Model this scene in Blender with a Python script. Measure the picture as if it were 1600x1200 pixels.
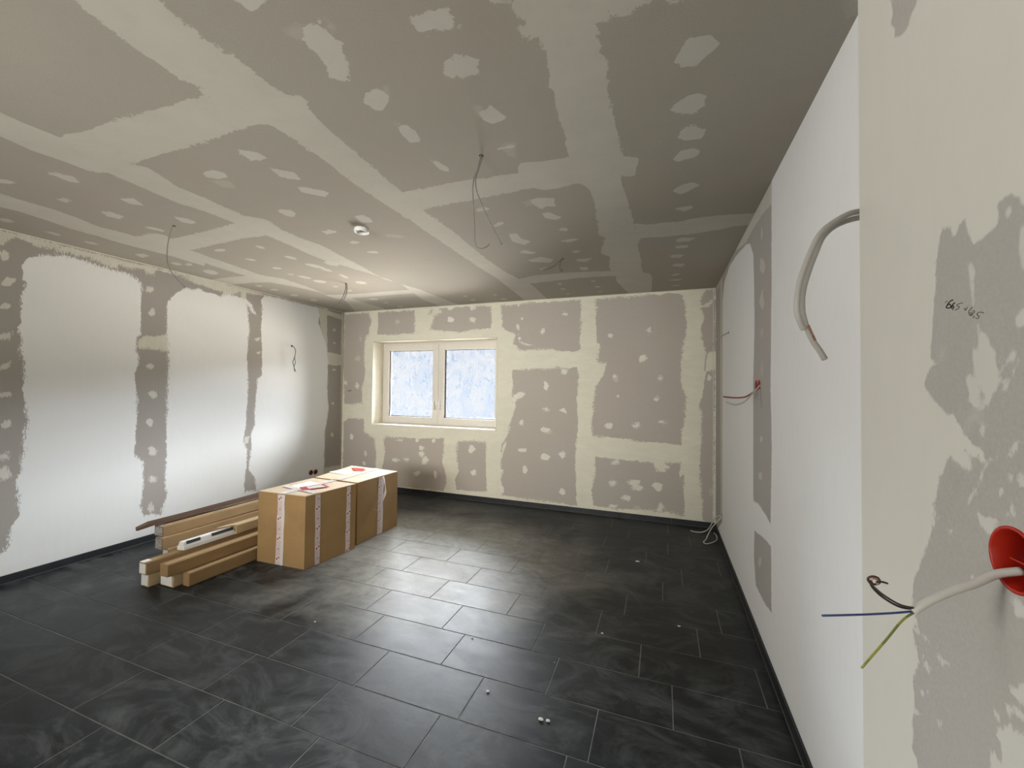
import bpy, bmesh, math, random
import numpy as np
from mathutils import Vector, Matrix

for o in list(bpy.data.objects):
    bpy.data.objects.remove(o)
SC = bpy.context.scene
COL = SC.collection
R = math.radians

# ------------------------------------------------------------------ camera
CAM_H = 1.5376
cam_d = bpy.data.cameras.new('camera')
cam = bpy.data.objects.new('camera', cam_d)
COL.objects.link(cam)
cam_d.sensor_fit = 'HORIZONTAL'
cam_d.sensor_width = 36.0
cam_d.lens = 36.0 * 638.908 / 1600.0
cam_d.shift_y = -8.16 / 1600.0
cam_d.clip_start = 0.02
YAW, PITCH, ROLL = 0.3534, 0.0231, 0.0121
_f = Vector((-math.sin(YAW) * math.cos(PITCH), math.cos(YAW) * math.cos(PITCH), math.sin(PITCH)))
_r = Vector((math.cos(YAW), math.sin(YAW), 0))
_u = _r.cross(_f)
_r2 = math.cos(ROLL) * _r + math.sin(ROLL) * _u
_u2 = -math.sin(ROLL) * _r + math.cos(ROLL) * _u
m = Matrix.Identity(4)
for i in range(3):
    m[i][0], m[i][1], m[i][2] = _r2[i], _u2[i], -_f[i]
m.translation = (0, 0, CAM_H)
cam.matrix_world = m
SC.camera = cam

# ------------------------------------------------------------------ colour management
SC.view_settings.view_transform = 'Standard'
SC.view_settings.look = 'None'
SC.view_settings.gamma = 1.0
SC.view_settings.use_curve_mapping = False
SC.view_settings.exposure = 0.0

# ------------------------------------------------------------------ world: overcast sky, an added dim band at the horizon and brighter above
W = bpy.data.worlds.new('overcast_sky')
SC.world = W
W.use_nodes = True
nt = W.node_tree
nt.nodes.clear()
_tc = nt.nodes.new('ShaderNodeTexCoord')
_sp = nt.nodes.new('ShaderNodeSeparateXYZ')
_rm = nt.nodes.new('ShaderNodeValToRGB')
_bg = nt.nodes.new('ShaderNodeBackground')
_out = nt.nodes.new('ShaderNodeOutputWorld')
_mr = nt.nodes.new('ShaderNodeMapRange')
_mr.inputs['From Min'].default_value = -1
nt.links.new(_tc.outputs['Generated'], _sp.inputs[0])
nt.links.new(_sp.outputs['Z'], _mr.inputs['Value'])
nt.links.new(_mr.outputs[0], _rm.inputs[0])
_e = _rm.color_ramp.elements
# made-up bands: bright ground to light the ceiling, dim horizon for the panes, bright cloud
_e[0].position = 0.0; _e[0].color = (0.42, 0.385, 0.335, 1)
_e[1].position = 0.43; _e[1].color = (0.34, 0.315, 0.28, 1)
for _p, _c in ((0.462, (0.0074, 0.0079, 0.0087, 1)), (0.548, (0.0080, 0.0084, 0.0091, 1)), (0.578, (0.72, 0.77, 0.84, 1)), (0.70, (0.94, 0.97, 1.0, 1)), (1.0, (0.97, 0.985, 1.0, 1))):
    _n = _e.new(_p); _n.color = _c
nt.links.new(_rm.outputs[0], _bg.inputs[0])
_bg.inputs[1].default_value = SKY = 112.0
nt.links.new(_bg.outputs[0], _out.inputs[0])

def portal(name, loc, rot, sx, sy):
    d = bpy.data.lights.new(name, 'AREA')
    d.shape = 'RECTANGLE'; d.size = sx; d.size_y = sy
    d.cycles.is_portal = True
    o = bpy.data.objects.new(name, d); COL.objects.link(o)
    o.location = loc; o.rotation_euler = rot
    return o
portal('window_portal', (-3.13, 5.56, 1.59), (R(-90), 0, 0), 2.05, 1.27)
# fill light added for presumed daylight behind the camera; the wall stays closed
_ld = bpy.data.lights.new('rear_fill', 'AREA')
_ld.shape = 'RECTANGLE'; _ld.size = 3.1; _ld.size_y = 1.2
_ld.spread = R(68)
_ld.energy = 54.0; _ld.color = (1.0, 0.965, 0.90)
_lo = bpy.data.objects.new('rear_fill', _ld); COL.objects.link(_lo)
_lo.location = (-2.2, -2.12, 1.6); _lo.rotation_euler = (R(90), 0, 0)
# second fill light, added before the solid left wall to brighten the right side
_ld2 = bpy.data.lights.new('side_fill', 'AREA')
_ld2.shape = 'RECTANGLE'; _ld2.size = 1.2; _ld2.size_y = 1.8
_ld2.spread = R(95); _ld2.energy = 52.0; _ld2.color = (1.0, 0.975, 0.93)
_lo2 = bpy.data.objects.new('side_fill', _ld2); COL.objects.link(_lo2)
_lo2.location = (-4.70, -1.0, 1.6); _lo2.rotation_euler = (R(90), 0, R(-90))

# ------------------------------------------------------------------ room dimensions (metres)
H = 2.700      # ceiling
D = 5.109      # back wall
XL = -4.7135   # left wall
XR = 0.5603    # right wall
XN = 0.42      # projecting pier beside the camera
YN = 1.14      # its far corner
YB = -2.0      # wall behind the camera
WX0, WX1, WZ0, WZ1 = -4.15, -2.105, 0.96, 2.22
# ------------------------------------------------------------------ helpers
def tag(o, label=None, cat=None, group=None, kind=None):
    if label: o['label'] = label
    if cat: o['category'] = cat
    if group: o['group'] = group
    if kind: o['kind'] = kind
    return o

def empty(name, loc=(0, 0, 0), rz=0):
    o = bpy.data.objects.new(name, None); COL.objects.link(o)
    o.location = loc; o.rotation_euler = (0, 0, rz); o.empty_display_size = 0.1
    return o

def link(name, bm, mats, parent=None, smooth=False):
    """world-space bmesh -> one object; origin kept at the parent's origin"""
    me = bpy.data.meshes.new(name)
    bmesh.ops.recalc_face_normals(bm, faces=bm.faces)
    if parent is not None:
        bmesh.ops.transform(bm, matrix=world_of(parent).inverted(), verts=bm.verts)
    bm.to_mesh(me); bm.free()
    if not isinstance(mats, (list, tuple)): mats = [mats]
    for mm in mats: me.materials.append(mm)
    if smooth:
        for f in me.polygons: f.use_smooth = True
    o = bpy.data.objects.new(name, me); COL.objects.link(o)
    if parent is not None: o.parent = parent
    return o

def world_of(o):
    mt = Matrix.LocRotScale(o.location, o.rotation_euler, o.scale)
    return world_of(o.parent) @ mt if o.parent else mt

def bx(bm, x0, x1, y0, y1, z0, z1, mi=0, bev=0.0):
    t = bmesh.new()
    vs = [t.verts.new((x, y, z)) for z in (z0, z1) for y in (y0, y1) for x in (x0, x1)]
    for f in ((0, 1, 3, 2), (4, 6, 7, 5), (0, 4, 5, 1), (2, 3, 7, 6), (0, 2, 6, 4), (1, 5, 7, 3)):
        t.faces.new([vs[i] for i in f])
    bmesh.ops.recalc_face_normals(t, faces=t.faces)
    if bev > 0: bmesh.ops.bevel(t, geom=t.edges[:], offset=bev, segments=2, affect='EDGES', profile=0.6)
    merge(bm, t, mi)

def merge(bm, t, mi=None, mat=None):
    t.verts.index_update()
    mp = [bm.verts.new(mat @ v.co if mat else v.co) for v in t.verts]
    for f in t.faces:
        try: nf = bm.faces.new([mp[v.index] for v in f.verts])
        except ValueError: continue
        nf.material_index = f.material_index if mi is None else mi
        nf.smooth = f.smooth
    t.free()

def hexa(bm, bot, top, mi=0, bev=0.0):
    """prism between two 4-point loops (any quads)"""
    t = bmesh.new()
    b = [t.verts.new(p) for p in bot]; u = [t.verts.new(p) for p in top]
    n = len(b)
    t.faces.new(b[::-1]); t.faces.new(u)
    for i in range(n): t.faces.new((b[i], b[(i + 1) % n], u[(i + 1) % n], u[i]))
    bmesh.ops.recalc_face_normals(t, faces=t.faces)  # flat dark disc painted for the shade inside the hole
    if bev > 0: bmesh.ops.bevel(t, geom=t.edges[:], offset=bev, segments=2, affect='EDGES', profile=0.6)
    merge(bm, t, mi)

def smooth_path(pts, n=6):
    pts = [Vector(p) for p in pts]
    if len(pts) < 3: return pts
    P = [pts[0] * 2 - pts[1]] + pts + [pts[-1] * 2 - pts[-2]]
    out = []
    for i in range(1, len(P) - 2):
        for k in range(n):
            t = k / n
            a, b, c, d = P[i - 1], P[i], P[i + 1], P[i + 2]
            out.append(0.5 * ((2 * b) + (c - a) * t + (2 * a - 5 * b + 4 * c - d) * t * t + (3 * b - 3 * c + d - a) * t ** 3))
    out.append(pts[-1])
    return out

def tube(bm, pts, r, mi=0, seg=10, flat=1.0, n=6):
    P = smooth_path(pts, n)
    rings = []
    up = Vector((0, 0, 1))
    prev = None
    for i, p in enumerate(P):
        tdir = (P[min(i + 1, len(P) - 1)] - P[max(i - 1, 0)]).normalized()
        if prev is None:
            a = tdir.cross(up)
            if a.length < 0.1: a = tdir.cross(Vector((1, 0, 0)))
            a.normalize()
        else:
            a = (prev - tdir * prev.dot(tdir)).normalized()
        prev = a
        b = tdir.cross(a)
        rr = r(i / (len(P) - 1)) if callable(r) else r
        rings.append([bm.verts.new(p + (a * math.cos(q) + b * math.sin(q) * flat) * rr) for q in [k * 2 * math.pi / seg for k in range(seg)]])
    for i in range(len(rings) - 1):
        for k in range(seg):
            f = bm.faces.new((rings[i][k], rings[i][(k + 1) % seg], rings[i + 1][(k + 1) % seg], rings[i + 1][k]))
            f.material_index = mi; f.smooth = True
    for rg in (rings[0][::-1], rings[-1]):
        f = bm.faces.new(rg); f.material_index = mi

def revolve(bm, prof, origin, axis='Z', seg=40, mi=0, closed=False):
    """prof: list of (radius, height) ; axis direction vector or 'Z'"""
    ax = Vector((0, 0, 1)) if axis == 'Z' else Vector(axis).normalized()
    a = ax.cross(Vector((0, 1, 0)) if abs(ax.y) < 0.9 else Vector((1, 0, 0))).normalized()
    b = ax.cross(a)
    o = Vector(origin); rings = []
    for r_, h_ in prof:
        rings.append([bm.verts.new(o + ax * h_ + (a * math.cos(2 * math.pi * k / seg) + b * math.sin(2 * math.pi * k / seg)) * max(r_, 1e-4)) for k in range(seg)])
    nr = len(rings)
    for i in range(nr if closed else nr - 1):
        j = (i + 1) % nr
        for k in range(seg):
            f = bm.faces.new((rings[i][k], rings[i][(k + 1) % seg], rings[j][(k + 1) % seg], rings[j][k]))
            f.material_index = mi; f.smooth = True
    if not closed:
        for rg in (rings[0][::-1], rings[-1]):
            f = bm.faces.new(rg); f.material_index = mi

# ------------------------------------------------------------------ materials
class NT:
    def __init__(s, name):
        s.m = bpy.data.materials.new(name); s.m.use_nodes = True
        s.t = s.m.node_tree; s.t.nodes.clear()
        s.out = s.n('ShaderNodeOutputMaterial')
    def n(s, typ, **kw):
        nd = s.t.nodes.new(typ)
        for k, v in kw.items(): setattr(nd, k, v)
        return nd
    def L(s, a, b): s.t.links.new(a, b)
    def val(s, sock, v):
        if hasattr(v, 'links') or isinstance(v, bpy.types.NodeSocket): s.L(v, sock)
        else: sock.default_value = v
    def math(s, op, a, b=0.0, c=None, clamp=False):
        nd = s.n('ShaderNodeMath', operation=op); nd.use_clamp = clamp
        s.val(nd.inputs[0], a); s.val(nd.inputs[1], b)
        if c is not None: s.val(nd.inputs[2], c)
        return nd.outputs[0]
    def mix(s, f, a, b, blend='MIX'):
        nd = s.n('ShaderNodeMix', data_type='RGBA', blend_type=blend)
        s.val(nd.inputs[0], f)
        s.val(nd.inputs[6], a if isinstance(a, bpy.types.NodeSocket) else (*a, 1) if len(a) == 3 else a)
        s.val(nd.inputs[7], b if isinstance(b, bpy.types.NodeSocket) else (*b, 1) if len(b) == 3 else b)
        return nd.outputs[2]
    def noise(s, vec, scale, detail=4, rough=0.55, dist=0.0, out=0):
        nd = s.n('ShaderNodeTexNoise')
        if vec is not None: s.L(vec, nd.inputs['Vector'])
        nd.inputs['Scale'].default_value = scale; nd.inputs['Detail'].default_value = detail
        nd.inputs['Roughness'].default_value = rough; nd.inputs['Distortion'].default_value = dist
        return nd.outputs[out]
    def mrange(s, v, a, b, c=0.0, d=1.0, smooth=False):
        nd = s.n('ShaderNodeMapRange'); nd.clamp = True
        if smooth: nd.interpolation_type = 'SMOOTHSTEP'
        s.L(v, nd.inputs['Value'])
        for k, x in zip(('From Min', 'From Max', 'To Min', 'To Max'), (a, b, c, d)): nd.inputs[k].default_value = x
        return nd.outputs[0]
    def obj(s):
        return s.n('ShaderNodeTexCoord').outputs['Object']
    def mapping(s, vec, scale=(1, 1, 1), rot=(0, 0, 0), loc=(0, 0, 0)):
        nd = s.n('ShaderNodeMapping'); s.L(vec, nd.inputs[0])
        nd.inputs['Scale'].default_value = scale; nd.inputs['Rotation'].default_value = rot; nd.inputs['Location'].default_value = loc
        return nd.outputs[0]
    def bsdf(s, col, rough=0.6, spec=0.5, metal=0.0, bump=None, bs=0.2, bd=0.01, **kw):
        p = s.n('ShaderNodeBsdfPrincipled')
        s.val(p.inputs['Base Color'], col if isinstance(col, bpy.types.NodeSocket) else (*col, 1))
        s.val(p.inputs['Roughness'], rough); s.val(p.inputs['Specular IOR Level'], spec); s.val(p.inputs['Metallic'], metal)
        for k, v in kw.items(): s.val(p.inputs[k], v)
        if bump is not None:
            b = s.n('ShaderNodeBump'); s.L(bump, b.inputs['Height'])
            b.inputs['Strength'].default_value = bs; b.inputs['Distance'].default_value = bd
            s.L(b.outputs[0], p.inputs['Normal'])
        s.L(p.outputs[0], s.out.inputs[0])
        return p

def simple(name, col, rough=0.6, spec=0.5, metal=0.0, var=0.08, scale=18, bump=0.0, **kw):
    """procedural: base colour with slight cloudy variation"""
    t = NT(name); v = t.obj()
    nz = t.noise(v, scale, 5)
    f = t.mrange(nz, 0.3, 0.7)
    dark = tuple(c * (1 - var) for c in col); lite = tuple(min(1, c * (1 + var)) for c in col)
    c = t.mix(f, dark, lite)
    t.bsdf(c, rough, spec, metal, bump=t.noise(v, scale * 8, 3) if bump else None, bs=bump, bd=0.002, **kw)
    return t.m

def board_material(name, board, mud, skim, spot, rag=1.0, streak=(1, 1, 6), faint=0.35):
    """plasterboard with joint compound: the coats come from distance fields stored on the mesh,
    their torn trowel edges from noise"""
    t = NT(name)
    at = t.n('ShaderNodeAttribute'); at.attribute_name = 'coat'
    sep = t.n('ShaderNodeSeparateColor'); t.L(at.outputs['Color'], sep.inputs[0])
    at2 = t.n('ShaderNodeAttribute'); at2.attribute_name = 'bare'
    v = t.obj()
    wob = t.math('SUBTRACT', t.noise(v, 8, 7, 0.7), 0.5)
    fine = t.math('SUBTRACT', t.noise(t.mapping(v, streak), 34, 5, 0.75, 0.4), 0.5)
    gate = t.mrange(t.noise(v, 3.1, 2), 0.42, 0.62)          # some edges run clean, others are ragged
    rg = t.math('MULTIPLY', t.math('MULTIPLY', fine, 0.13 * rag), t.math('ADD', t.math('MULTIPLY', gate, 0.9), 0.10))
    ns = t.math('ADD', t.math('MULTIPLY', wob, 0.045 * rag), rg)
    def cov(sock, amp=1.0, soft=0.0022):
        d = t.math('MULTIPLY', t.math('SUBTRACT', sock, 0.5), 0.2)
        d = t.math('ADD', d, t.math('MULTIPLY', ns, amp))
        return t.mrange(d, -soft, soft)
    cp = cov(sep.outputs[0]); cw = cov(sep.outputs[1]); cs = cov(sep.outputs[2], 0.75); cf = cov(at.outputs['Alpha'], 0.9, 0.01)
    cd = cov(at2.outputs['Fac'], 0.5, 0.008)
    cloud = t.noise(v, 1.3, 4, 0.5); cl2 = t.noise(t.mapping(v, streak), 7, 6, 0.6)
    fib = t.noise(v, 160, 3, 0.6)
    def tint(c, a=0.06, hue=0.03):
        x = t.mix(t.mrange(cloud, 0.3, 0.7), tuple(k * (1 - a) for k in c), tuple(min(1, k * (1 + a)) for k in c))
        x = t.mix(t.mrange(cl2, 0.35, 0.7, 0, 0.5), x, tuple(min(1, k * (1 + hue + 0.02)) for k in c))
        return x
    b = t.mix(t.mrange(fib, 0.35, 0.65), tint(board), tuple(k * 0.94 for k in board))
    b = t.mix(t.mrange(t.noise(v, 0.9, 2), 0.45, 0.62, 0, 0.35), b, tuple(k * m_ for k, m_ in zip(board, (1.04, 0.96, 0.94))))
    thin = t.mrange(t.noise(t.mapping(v, streak), 5, 5, 0.6), 0.25, 0.75, 0.80, 1.0)   # mud scraped thin in places
    edge = t.math('MULTIPLY', t.mrange(t.noise(t.mapping(v, streak), 11, 6, 0.7, 0.8), 0.52, 0.70), 0.10)
    c = t.mix(t.math('MULTIPLY', cf, faint), b, mud)
    c = t.mix(t.math('MULTIPLY', cp, thin), c, tint(mud, 0.05, 0.05))
    c = t.mix(cw, c, tint(skim, 0.025, 0.02))
    c = t.mix(t.math('MULTIPLY', cs, 0.9), c, tint(spot, 0.04))
    c = t.mix(t.math('MULTIPLY', cd, 0.45), c, b)
    c = t.mix(t.math('MULTIPLY', edge, t.math('SUBTRACT', 1.0, t.math('MULTIPLY', cw, 0.85))), c, tuple(k * 0.72 for k in board))
    hgt = t.math('ADD', t.math('MULTIPLY', t.math('MAXIMUM', cp, t.math('MAXIMUM', cs, cw)), 0.5), t.math('MULTIPLY', cl2, 0.45))
    hgt = t.math('ADD', hgt, t.math('MULTIPLY', fib, 0.10))
    t.bsdf(c, 0.85, 0.25, bump=hgt, bs=0.35, bd=0.003)
    return t.m

M = {}
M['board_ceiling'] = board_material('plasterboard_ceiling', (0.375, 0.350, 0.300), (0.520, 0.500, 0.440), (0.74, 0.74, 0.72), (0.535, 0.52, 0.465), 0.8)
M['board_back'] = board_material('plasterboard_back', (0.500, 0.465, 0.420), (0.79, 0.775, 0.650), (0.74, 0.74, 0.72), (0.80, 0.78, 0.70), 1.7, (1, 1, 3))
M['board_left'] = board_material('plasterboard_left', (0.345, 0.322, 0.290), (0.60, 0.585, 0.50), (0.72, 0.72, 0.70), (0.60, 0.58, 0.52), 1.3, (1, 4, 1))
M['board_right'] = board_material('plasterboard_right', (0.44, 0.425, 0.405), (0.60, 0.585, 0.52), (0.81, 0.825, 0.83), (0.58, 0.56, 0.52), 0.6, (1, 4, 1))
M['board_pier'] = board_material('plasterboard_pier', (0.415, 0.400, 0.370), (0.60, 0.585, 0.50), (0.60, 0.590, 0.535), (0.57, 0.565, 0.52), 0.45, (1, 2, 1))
M['plaster'] = simple('plaster_reveal', (0.82, 0.77, 0.64), 0.85, 0.2, var=0.04, bump=0.15)
M['masonry'] = simple('masonry', (0.50, 0.48, 0.44), 0.9, 0.2)
M['bead'] = simple('plaster_bead', (0.66, 0.64, 0.55), 0.7, 0.3, var=0.03)
M['vinyl'] = simple('white_vinyl', (0.72, 0.69, 0.63), 0.35, 0.5, var=0.02)
M['sill'] = simple('window_board_white', (0.84, 0.80, 0.70), 0.4, 0.5, var=0.02)
M['gasket'] = simple('black_gasket', (0.02, 0.02, 0.022), 0.6)
M['red'] = simple('red_plastic', (0.42, 0.022, 0.010), 0.35, 0.4, var=0.12)
M['red_shade'] = simple('red_box_shade', (0.16, 0.012, 0.008), 0.5)  # the red plastic again, darkened for the shade inside the boxes
M['dark_shade'] = simple('hole_shadowed_board', (0.05, 0.045, 0.04), 0.9, 0.1)  # painted shade for drilled holes and the left socket boxes
M['sheath'] = simple('grey_cable_sheath', (0.40, 0.385, 0.36), 0.5, 0.4, var=0.05)
M['sheath_mid'] = simple('mid_grey_sheath', (0.20, 0.19, 0.17), 0.5, 0.4, var=0.05)
M['sheath_lt'] = simple('light_cable_sheath', (0.60, 0.59, 0.56), 0.5, 0.4, var=0.05)
M['sheath_dk'] = simple('dark_grey_sheath', (0.11, 0.105, 0.095), 0.5, 0.4, var=0.05)
M['w_blue'] = simple('blue_wire', (0.035, 0.06, 0.20), 0.4)
M['w_brown'] = simple('brown_wire', (0.06, 0.03, 0.022), 0.4)
M['w_black'] = simple('black_wire', (0.012, 0.012, 0.013), 0.4)
M['w_red'] = simple('dark_red_wire', (0.20, 0.03, 0.02), 0.4)
M['copper'] = simple('bare_copper', (0.62, 0.36, 0.26), 0.3, 0.5, 1.0)
M['wplastic'] = simple('white_plastic', (0.80, 0.80, 0.78), 0.35, 0.5, var=0.02)
M['ink'] = simple('marker_ink', (0.02, 0.02, 0.022), 0.7, 0.2)
M['pencil'] = simple('faded_marker', (0.13, 0.125, 0.115), 0.8, 0.2)
M['tape'] = simple('white_tape', (0.66, 0.60, 0.58), 0.3, 0.5, var=0.05)
M['tape_red'] = simple('red_tape_print', (0.40, 0.03, 0.03), 0.35)
M['tape_grey'] = simple('pink_grey_tape_print', (0.36, 0.17, 0.18), 0.35)
def tape_print():
    t = NT('printed_white_tape')
    at = t.n('ShaderNodeAttribute'); at.attribute_name = 'tuv'
    sp = t.n('ShaderNodeSeparateXYZ'); t.L(at.outputs['Vector'], sp.inputs[0])
    u, w_ = sp.outputs[0], sp.outputs[1]
    ph = t.math('FRACT', t.math('DIVIDE', w_, 0.17))
    def disc(cu, cv, r):
        a = t.math('MULTIPLY', t.math('SUBTRACT', u, cu), 0.05)
        b = t.math('MULTIPLY', t.math('SUBTRACT', ph, cv), 0.17)
        d = t.math('SQRT', t.math('ADD', t.math('MULTIPLY', a, a), t.math('MULTIPLY', b, b)))
        ang = t.math('ARCTAN2', b, a)
        rr = t.math('ADD', r, t.math('MULTIPLY', t.math('SINE', t.math('MULTIPLY', ang, 5.0)), r * 0.3))
        return t.math('LESS_THAN', d, rr)
    red = t.math('MAXIMUM', t.math('MAXIMUM', disc(0.32, 0.12, 0.0085), disc(0.72, 0.20, 0.0075)), disc(0.55, 0.62, 0.0055))
    cols = t.math('LESS_THAN', t.math('ABSOLUTE', t.math('SUBTRACT', t.math('FRACT', t.math('MULTIPLY', u, 4.0)), 0.5)), 0.24)
    cv_ = t.n('ShaderNodeCombineXYZ'); t.L(t.math('FLOOR', t.math('MULTIPLY', u, 4.0)), cv_.inputs[0]); t.L(t.math('MULTIPLY', w_, 200.0), cv_.inputs[1])
    dash = t.math('GREATER_THAN', t.noise(cv_.outputs[0], 1.1, 2), 0.46)
    blk = t.math('GREATER_THAN', t.math('ABSOLUTE', t.math('SUBTRACT', ph, 0.16)), 0.13)
    blk = t.math('MULTIPLY', blk, t.math('LESS_THAN', t.math('ABSOLUTE', t.math('SUBTRACT', u, 0.5)), 0.47))
    txt = t.math('MULTIPLY', t.math('MULTIPLY', cols, dash), blk)
    c = t.mix(t.math('MULTIPLY', txt, 0.62), (0.66, 0.60, 0.58), (0.36, 0.15, 0.16))
    c = t.mix(red, c, (0.38, 0.02, 0.02))
    t.bsdf(c, 0.3, 0.5)
    return t.m
M['tape_print'] = tape_print()
M['paper'] = simple('paper_label', (0.80, 0.79, 0.76), 0.5)
M['film'] = simple('clear_film_sleeve', (0.42, 0.40, 0.38), 0.25, 0.6, var=0.5, scale=60)
M['metal'] = simple('mill_aluminium', (0.75, 0.76, 0.78), 0.25, 0.5, 0.6)
M['slot'] = simple('dark_profile_slot', (0.03, 0.032, 0.035), 0.4)
M['crumb'] = simple('plaster_crumb', (0.80, 0.80, 0.78), 0.9)
M['yellowgreen'] = None

def green_wire():
    t = NT('green_yellow_wire'); v = t.obj()
    nz = t.noise(v, 60, 1)
    t.bsdf(t.mix(t.mrange(nz, 0.45, 0.55), (0.16, 0.20, 0.035), (0.28, 0.30, 0.05)), 0.4)
    return t.m
M['yellowgreen'] = green_wire()

def cardboard(name, col, axis=(1, 1, 40), contrast=1.0):
    t = NT(name); v = t.obj()
    flute = t.noise(t.mapping(v, axis), 6, 3, 0.6)
    cl = t.noise(v, 4, 4)
    fb = t.noise(v, 240, 2)
    c = t.mix(t.mrange(cl, 0.3, 0.7), tuple(k * 0.88 for k in col), tuple(k * 1.08 for k in col))
    c = t.mix(t.mrange(flute, 0.35, 0.65, 0, 0.30 * contrast), c, tuple(k * 0.82 for k in col))
    c = t.mix(t.mrange(fb, 0.55, 0.75, 0, 0.3), c, tuple(k * 0.75 for k in col))
    t.bsdf(c, 0.75, 0.25, bump=flute, bs=0.12, bd=0.003)
    return t.m
M['card'] = cardboard('brown_cardboard', (0.34, 0.215, 0.095))
M['card_lit'] = cardboard('cardboard_lit_top', (0.58, 0.46, 0.32), (1, 1, 1))  # box cardboard painted paler on top, where the daylight falls
M['card_long'] = cardboard('long_carton_board', (0.33, 0.215, 0.105), (6, 0.4, 6), 1.4)
M['card_pale'] = cardboard('pale_carton_board', (0.50, 0.375, 0.22), (6, 0.4, 6), 1.5)
M['card_dark'] = cardboard('dark_carton_board', (0.085, 0.045, 0.025), (6, 0.4, 6), 1.0)

def tile_material():
    t = NT('anthracite_slate_tile'); v = t.obj()
    at = t.n('ShaderNodeAttribute'); at.attribute_name = 'tilevar'
    cb = t.n('ShaderNodeCombineXYZ'); t.L(t.math('MULTIPLY', at.outputs['Fac'], 37.0), cb.inputs[2])
    va = t.n('ShaderNodeVectorMath', operation='ADD'); t.L(v, va.inputs[0]); t.L(cb.outputs[0], va.inputs[1])
    ve = va.outputs[0]
    slate = t.noise(t.mapping(ve, (1, 2.2, 1), (0, 0, 0.5)), 3.2, 8, 0.62, 1.2)
    fine = t.noise(ve, 24, 6, 0.7)
    c = t.mix(t.mrange(slate, 0.32, 0.70), (0.004, 0.006, 0.0075), (0.021, 0.026, 0.029))
    c = t.mix(t.mrange(fine, 0.5, 0.8, 0, 0.35), c, (0.05, 0.052, 0.052))
    # plaster dust trodden over the joints, not following the tiles
    dust = t.noise(t.mapping(v, (1, 1.7, 1), (0, 0, -0.4)), 2.1, 9, 0.68, 2.2)
    d2 = t.noise(v, 0.7, 3, 0.5)
    df = t.math('MULTIPLY', t.mrange(dust, 0.46, 0.74), t.mrange(d2, 0.35, 0.65, 0.25, 0.9))
    c = t.mix(t.math('MULTIPLY', df, 0.55), c, (0.225, 0.24, 0.245))
    # plaster dust before the window, doubling as painted window light on the floor
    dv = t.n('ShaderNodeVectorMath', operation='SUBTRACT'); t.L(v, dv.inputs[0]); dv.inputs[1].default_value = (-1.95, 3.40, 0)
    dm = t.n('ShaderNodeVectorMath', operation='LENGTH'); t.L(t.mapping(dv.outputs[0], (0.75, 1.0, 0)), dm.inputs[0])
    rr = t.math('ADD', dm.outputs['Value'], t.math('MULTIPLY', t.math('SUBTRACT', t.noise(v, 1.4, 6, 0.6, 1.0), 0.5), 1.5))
    lit_dust = t.math('MULTIPLY', t.mrange(rr, 0.55, 1.35, 1.0, 0.0), t.mrange(t.noise(t.mapping(v, (1, 1.6, 1)), 4.5, 8, 0.7, 1.5), 0.25, 0.70, 0.35, 1.0))
    c = t.mix(t.math('MULTIPLY', lit_dust, 0.80), c, (0.40, 0.39, 0.355))
    df = t.math('MAXIMUM', df, t.math('MULTIPLY', lit_dust, 0.5))
    # swipes
    sw = t.noise(t.mapping(v, (9, 1.1, 1), (0, 0, 0.9)), 2.4, 7, 0.75, 3.0)
    swf = t.math('MULTIPLY', t.mrange(sw, 0.64, 0.80), t.mrange(t.noise(v, 1.6, 2), 0.5, 0.65))
    c = t.mix(t.math('MULTIPLY', swf, 0.35), c, (0.34, 0.34, 0.32))
    # crumbs of filler
    vo = t.n('ShaderNodeTexVoronoi'); t.L(v, vo.inputs['Vector']); vo.inputs['Scale'].default_value = 9
    sp = t.mrange(vo.outputs['Distance'], 0.018, 0.030, 1.0, 0.0)
    sp = t.math('MULTIPLY', sp, t.mrange(t.noise(v, 2.5, 2), 0.56, 0.60))
    c = t.mix(sp, c, (0.62, 0.62, 0.60))
    rough = t.math('ADD', t.mrange(slate, 0.3, 0.7, 0.37, 0.47), t.math('MULTIPLY', df, 0.25))
    hg = t.math('ADD', slate, t.math('MULTIPLY', fine, 0.3))
    t.bsdf(c, rough, 0.29, bump=hg, bs=0.22, bd=0.004)
    return t.m
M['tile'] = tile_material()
M['grout'] = simple('grey_grout', (0.20, 0.205, 0.20), 0.9, 0.2, var=0.25, scale=5)
M['plinth'] = simple('anthracite_tile_plinth', (0.018, 0.021, 0.025), 0.45, 0.5, var=0.3, scale=6)
M['plinth_top'] = simple('plinth_sealant', (0.13, 0.13, 0.13), 0.6)

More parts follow.
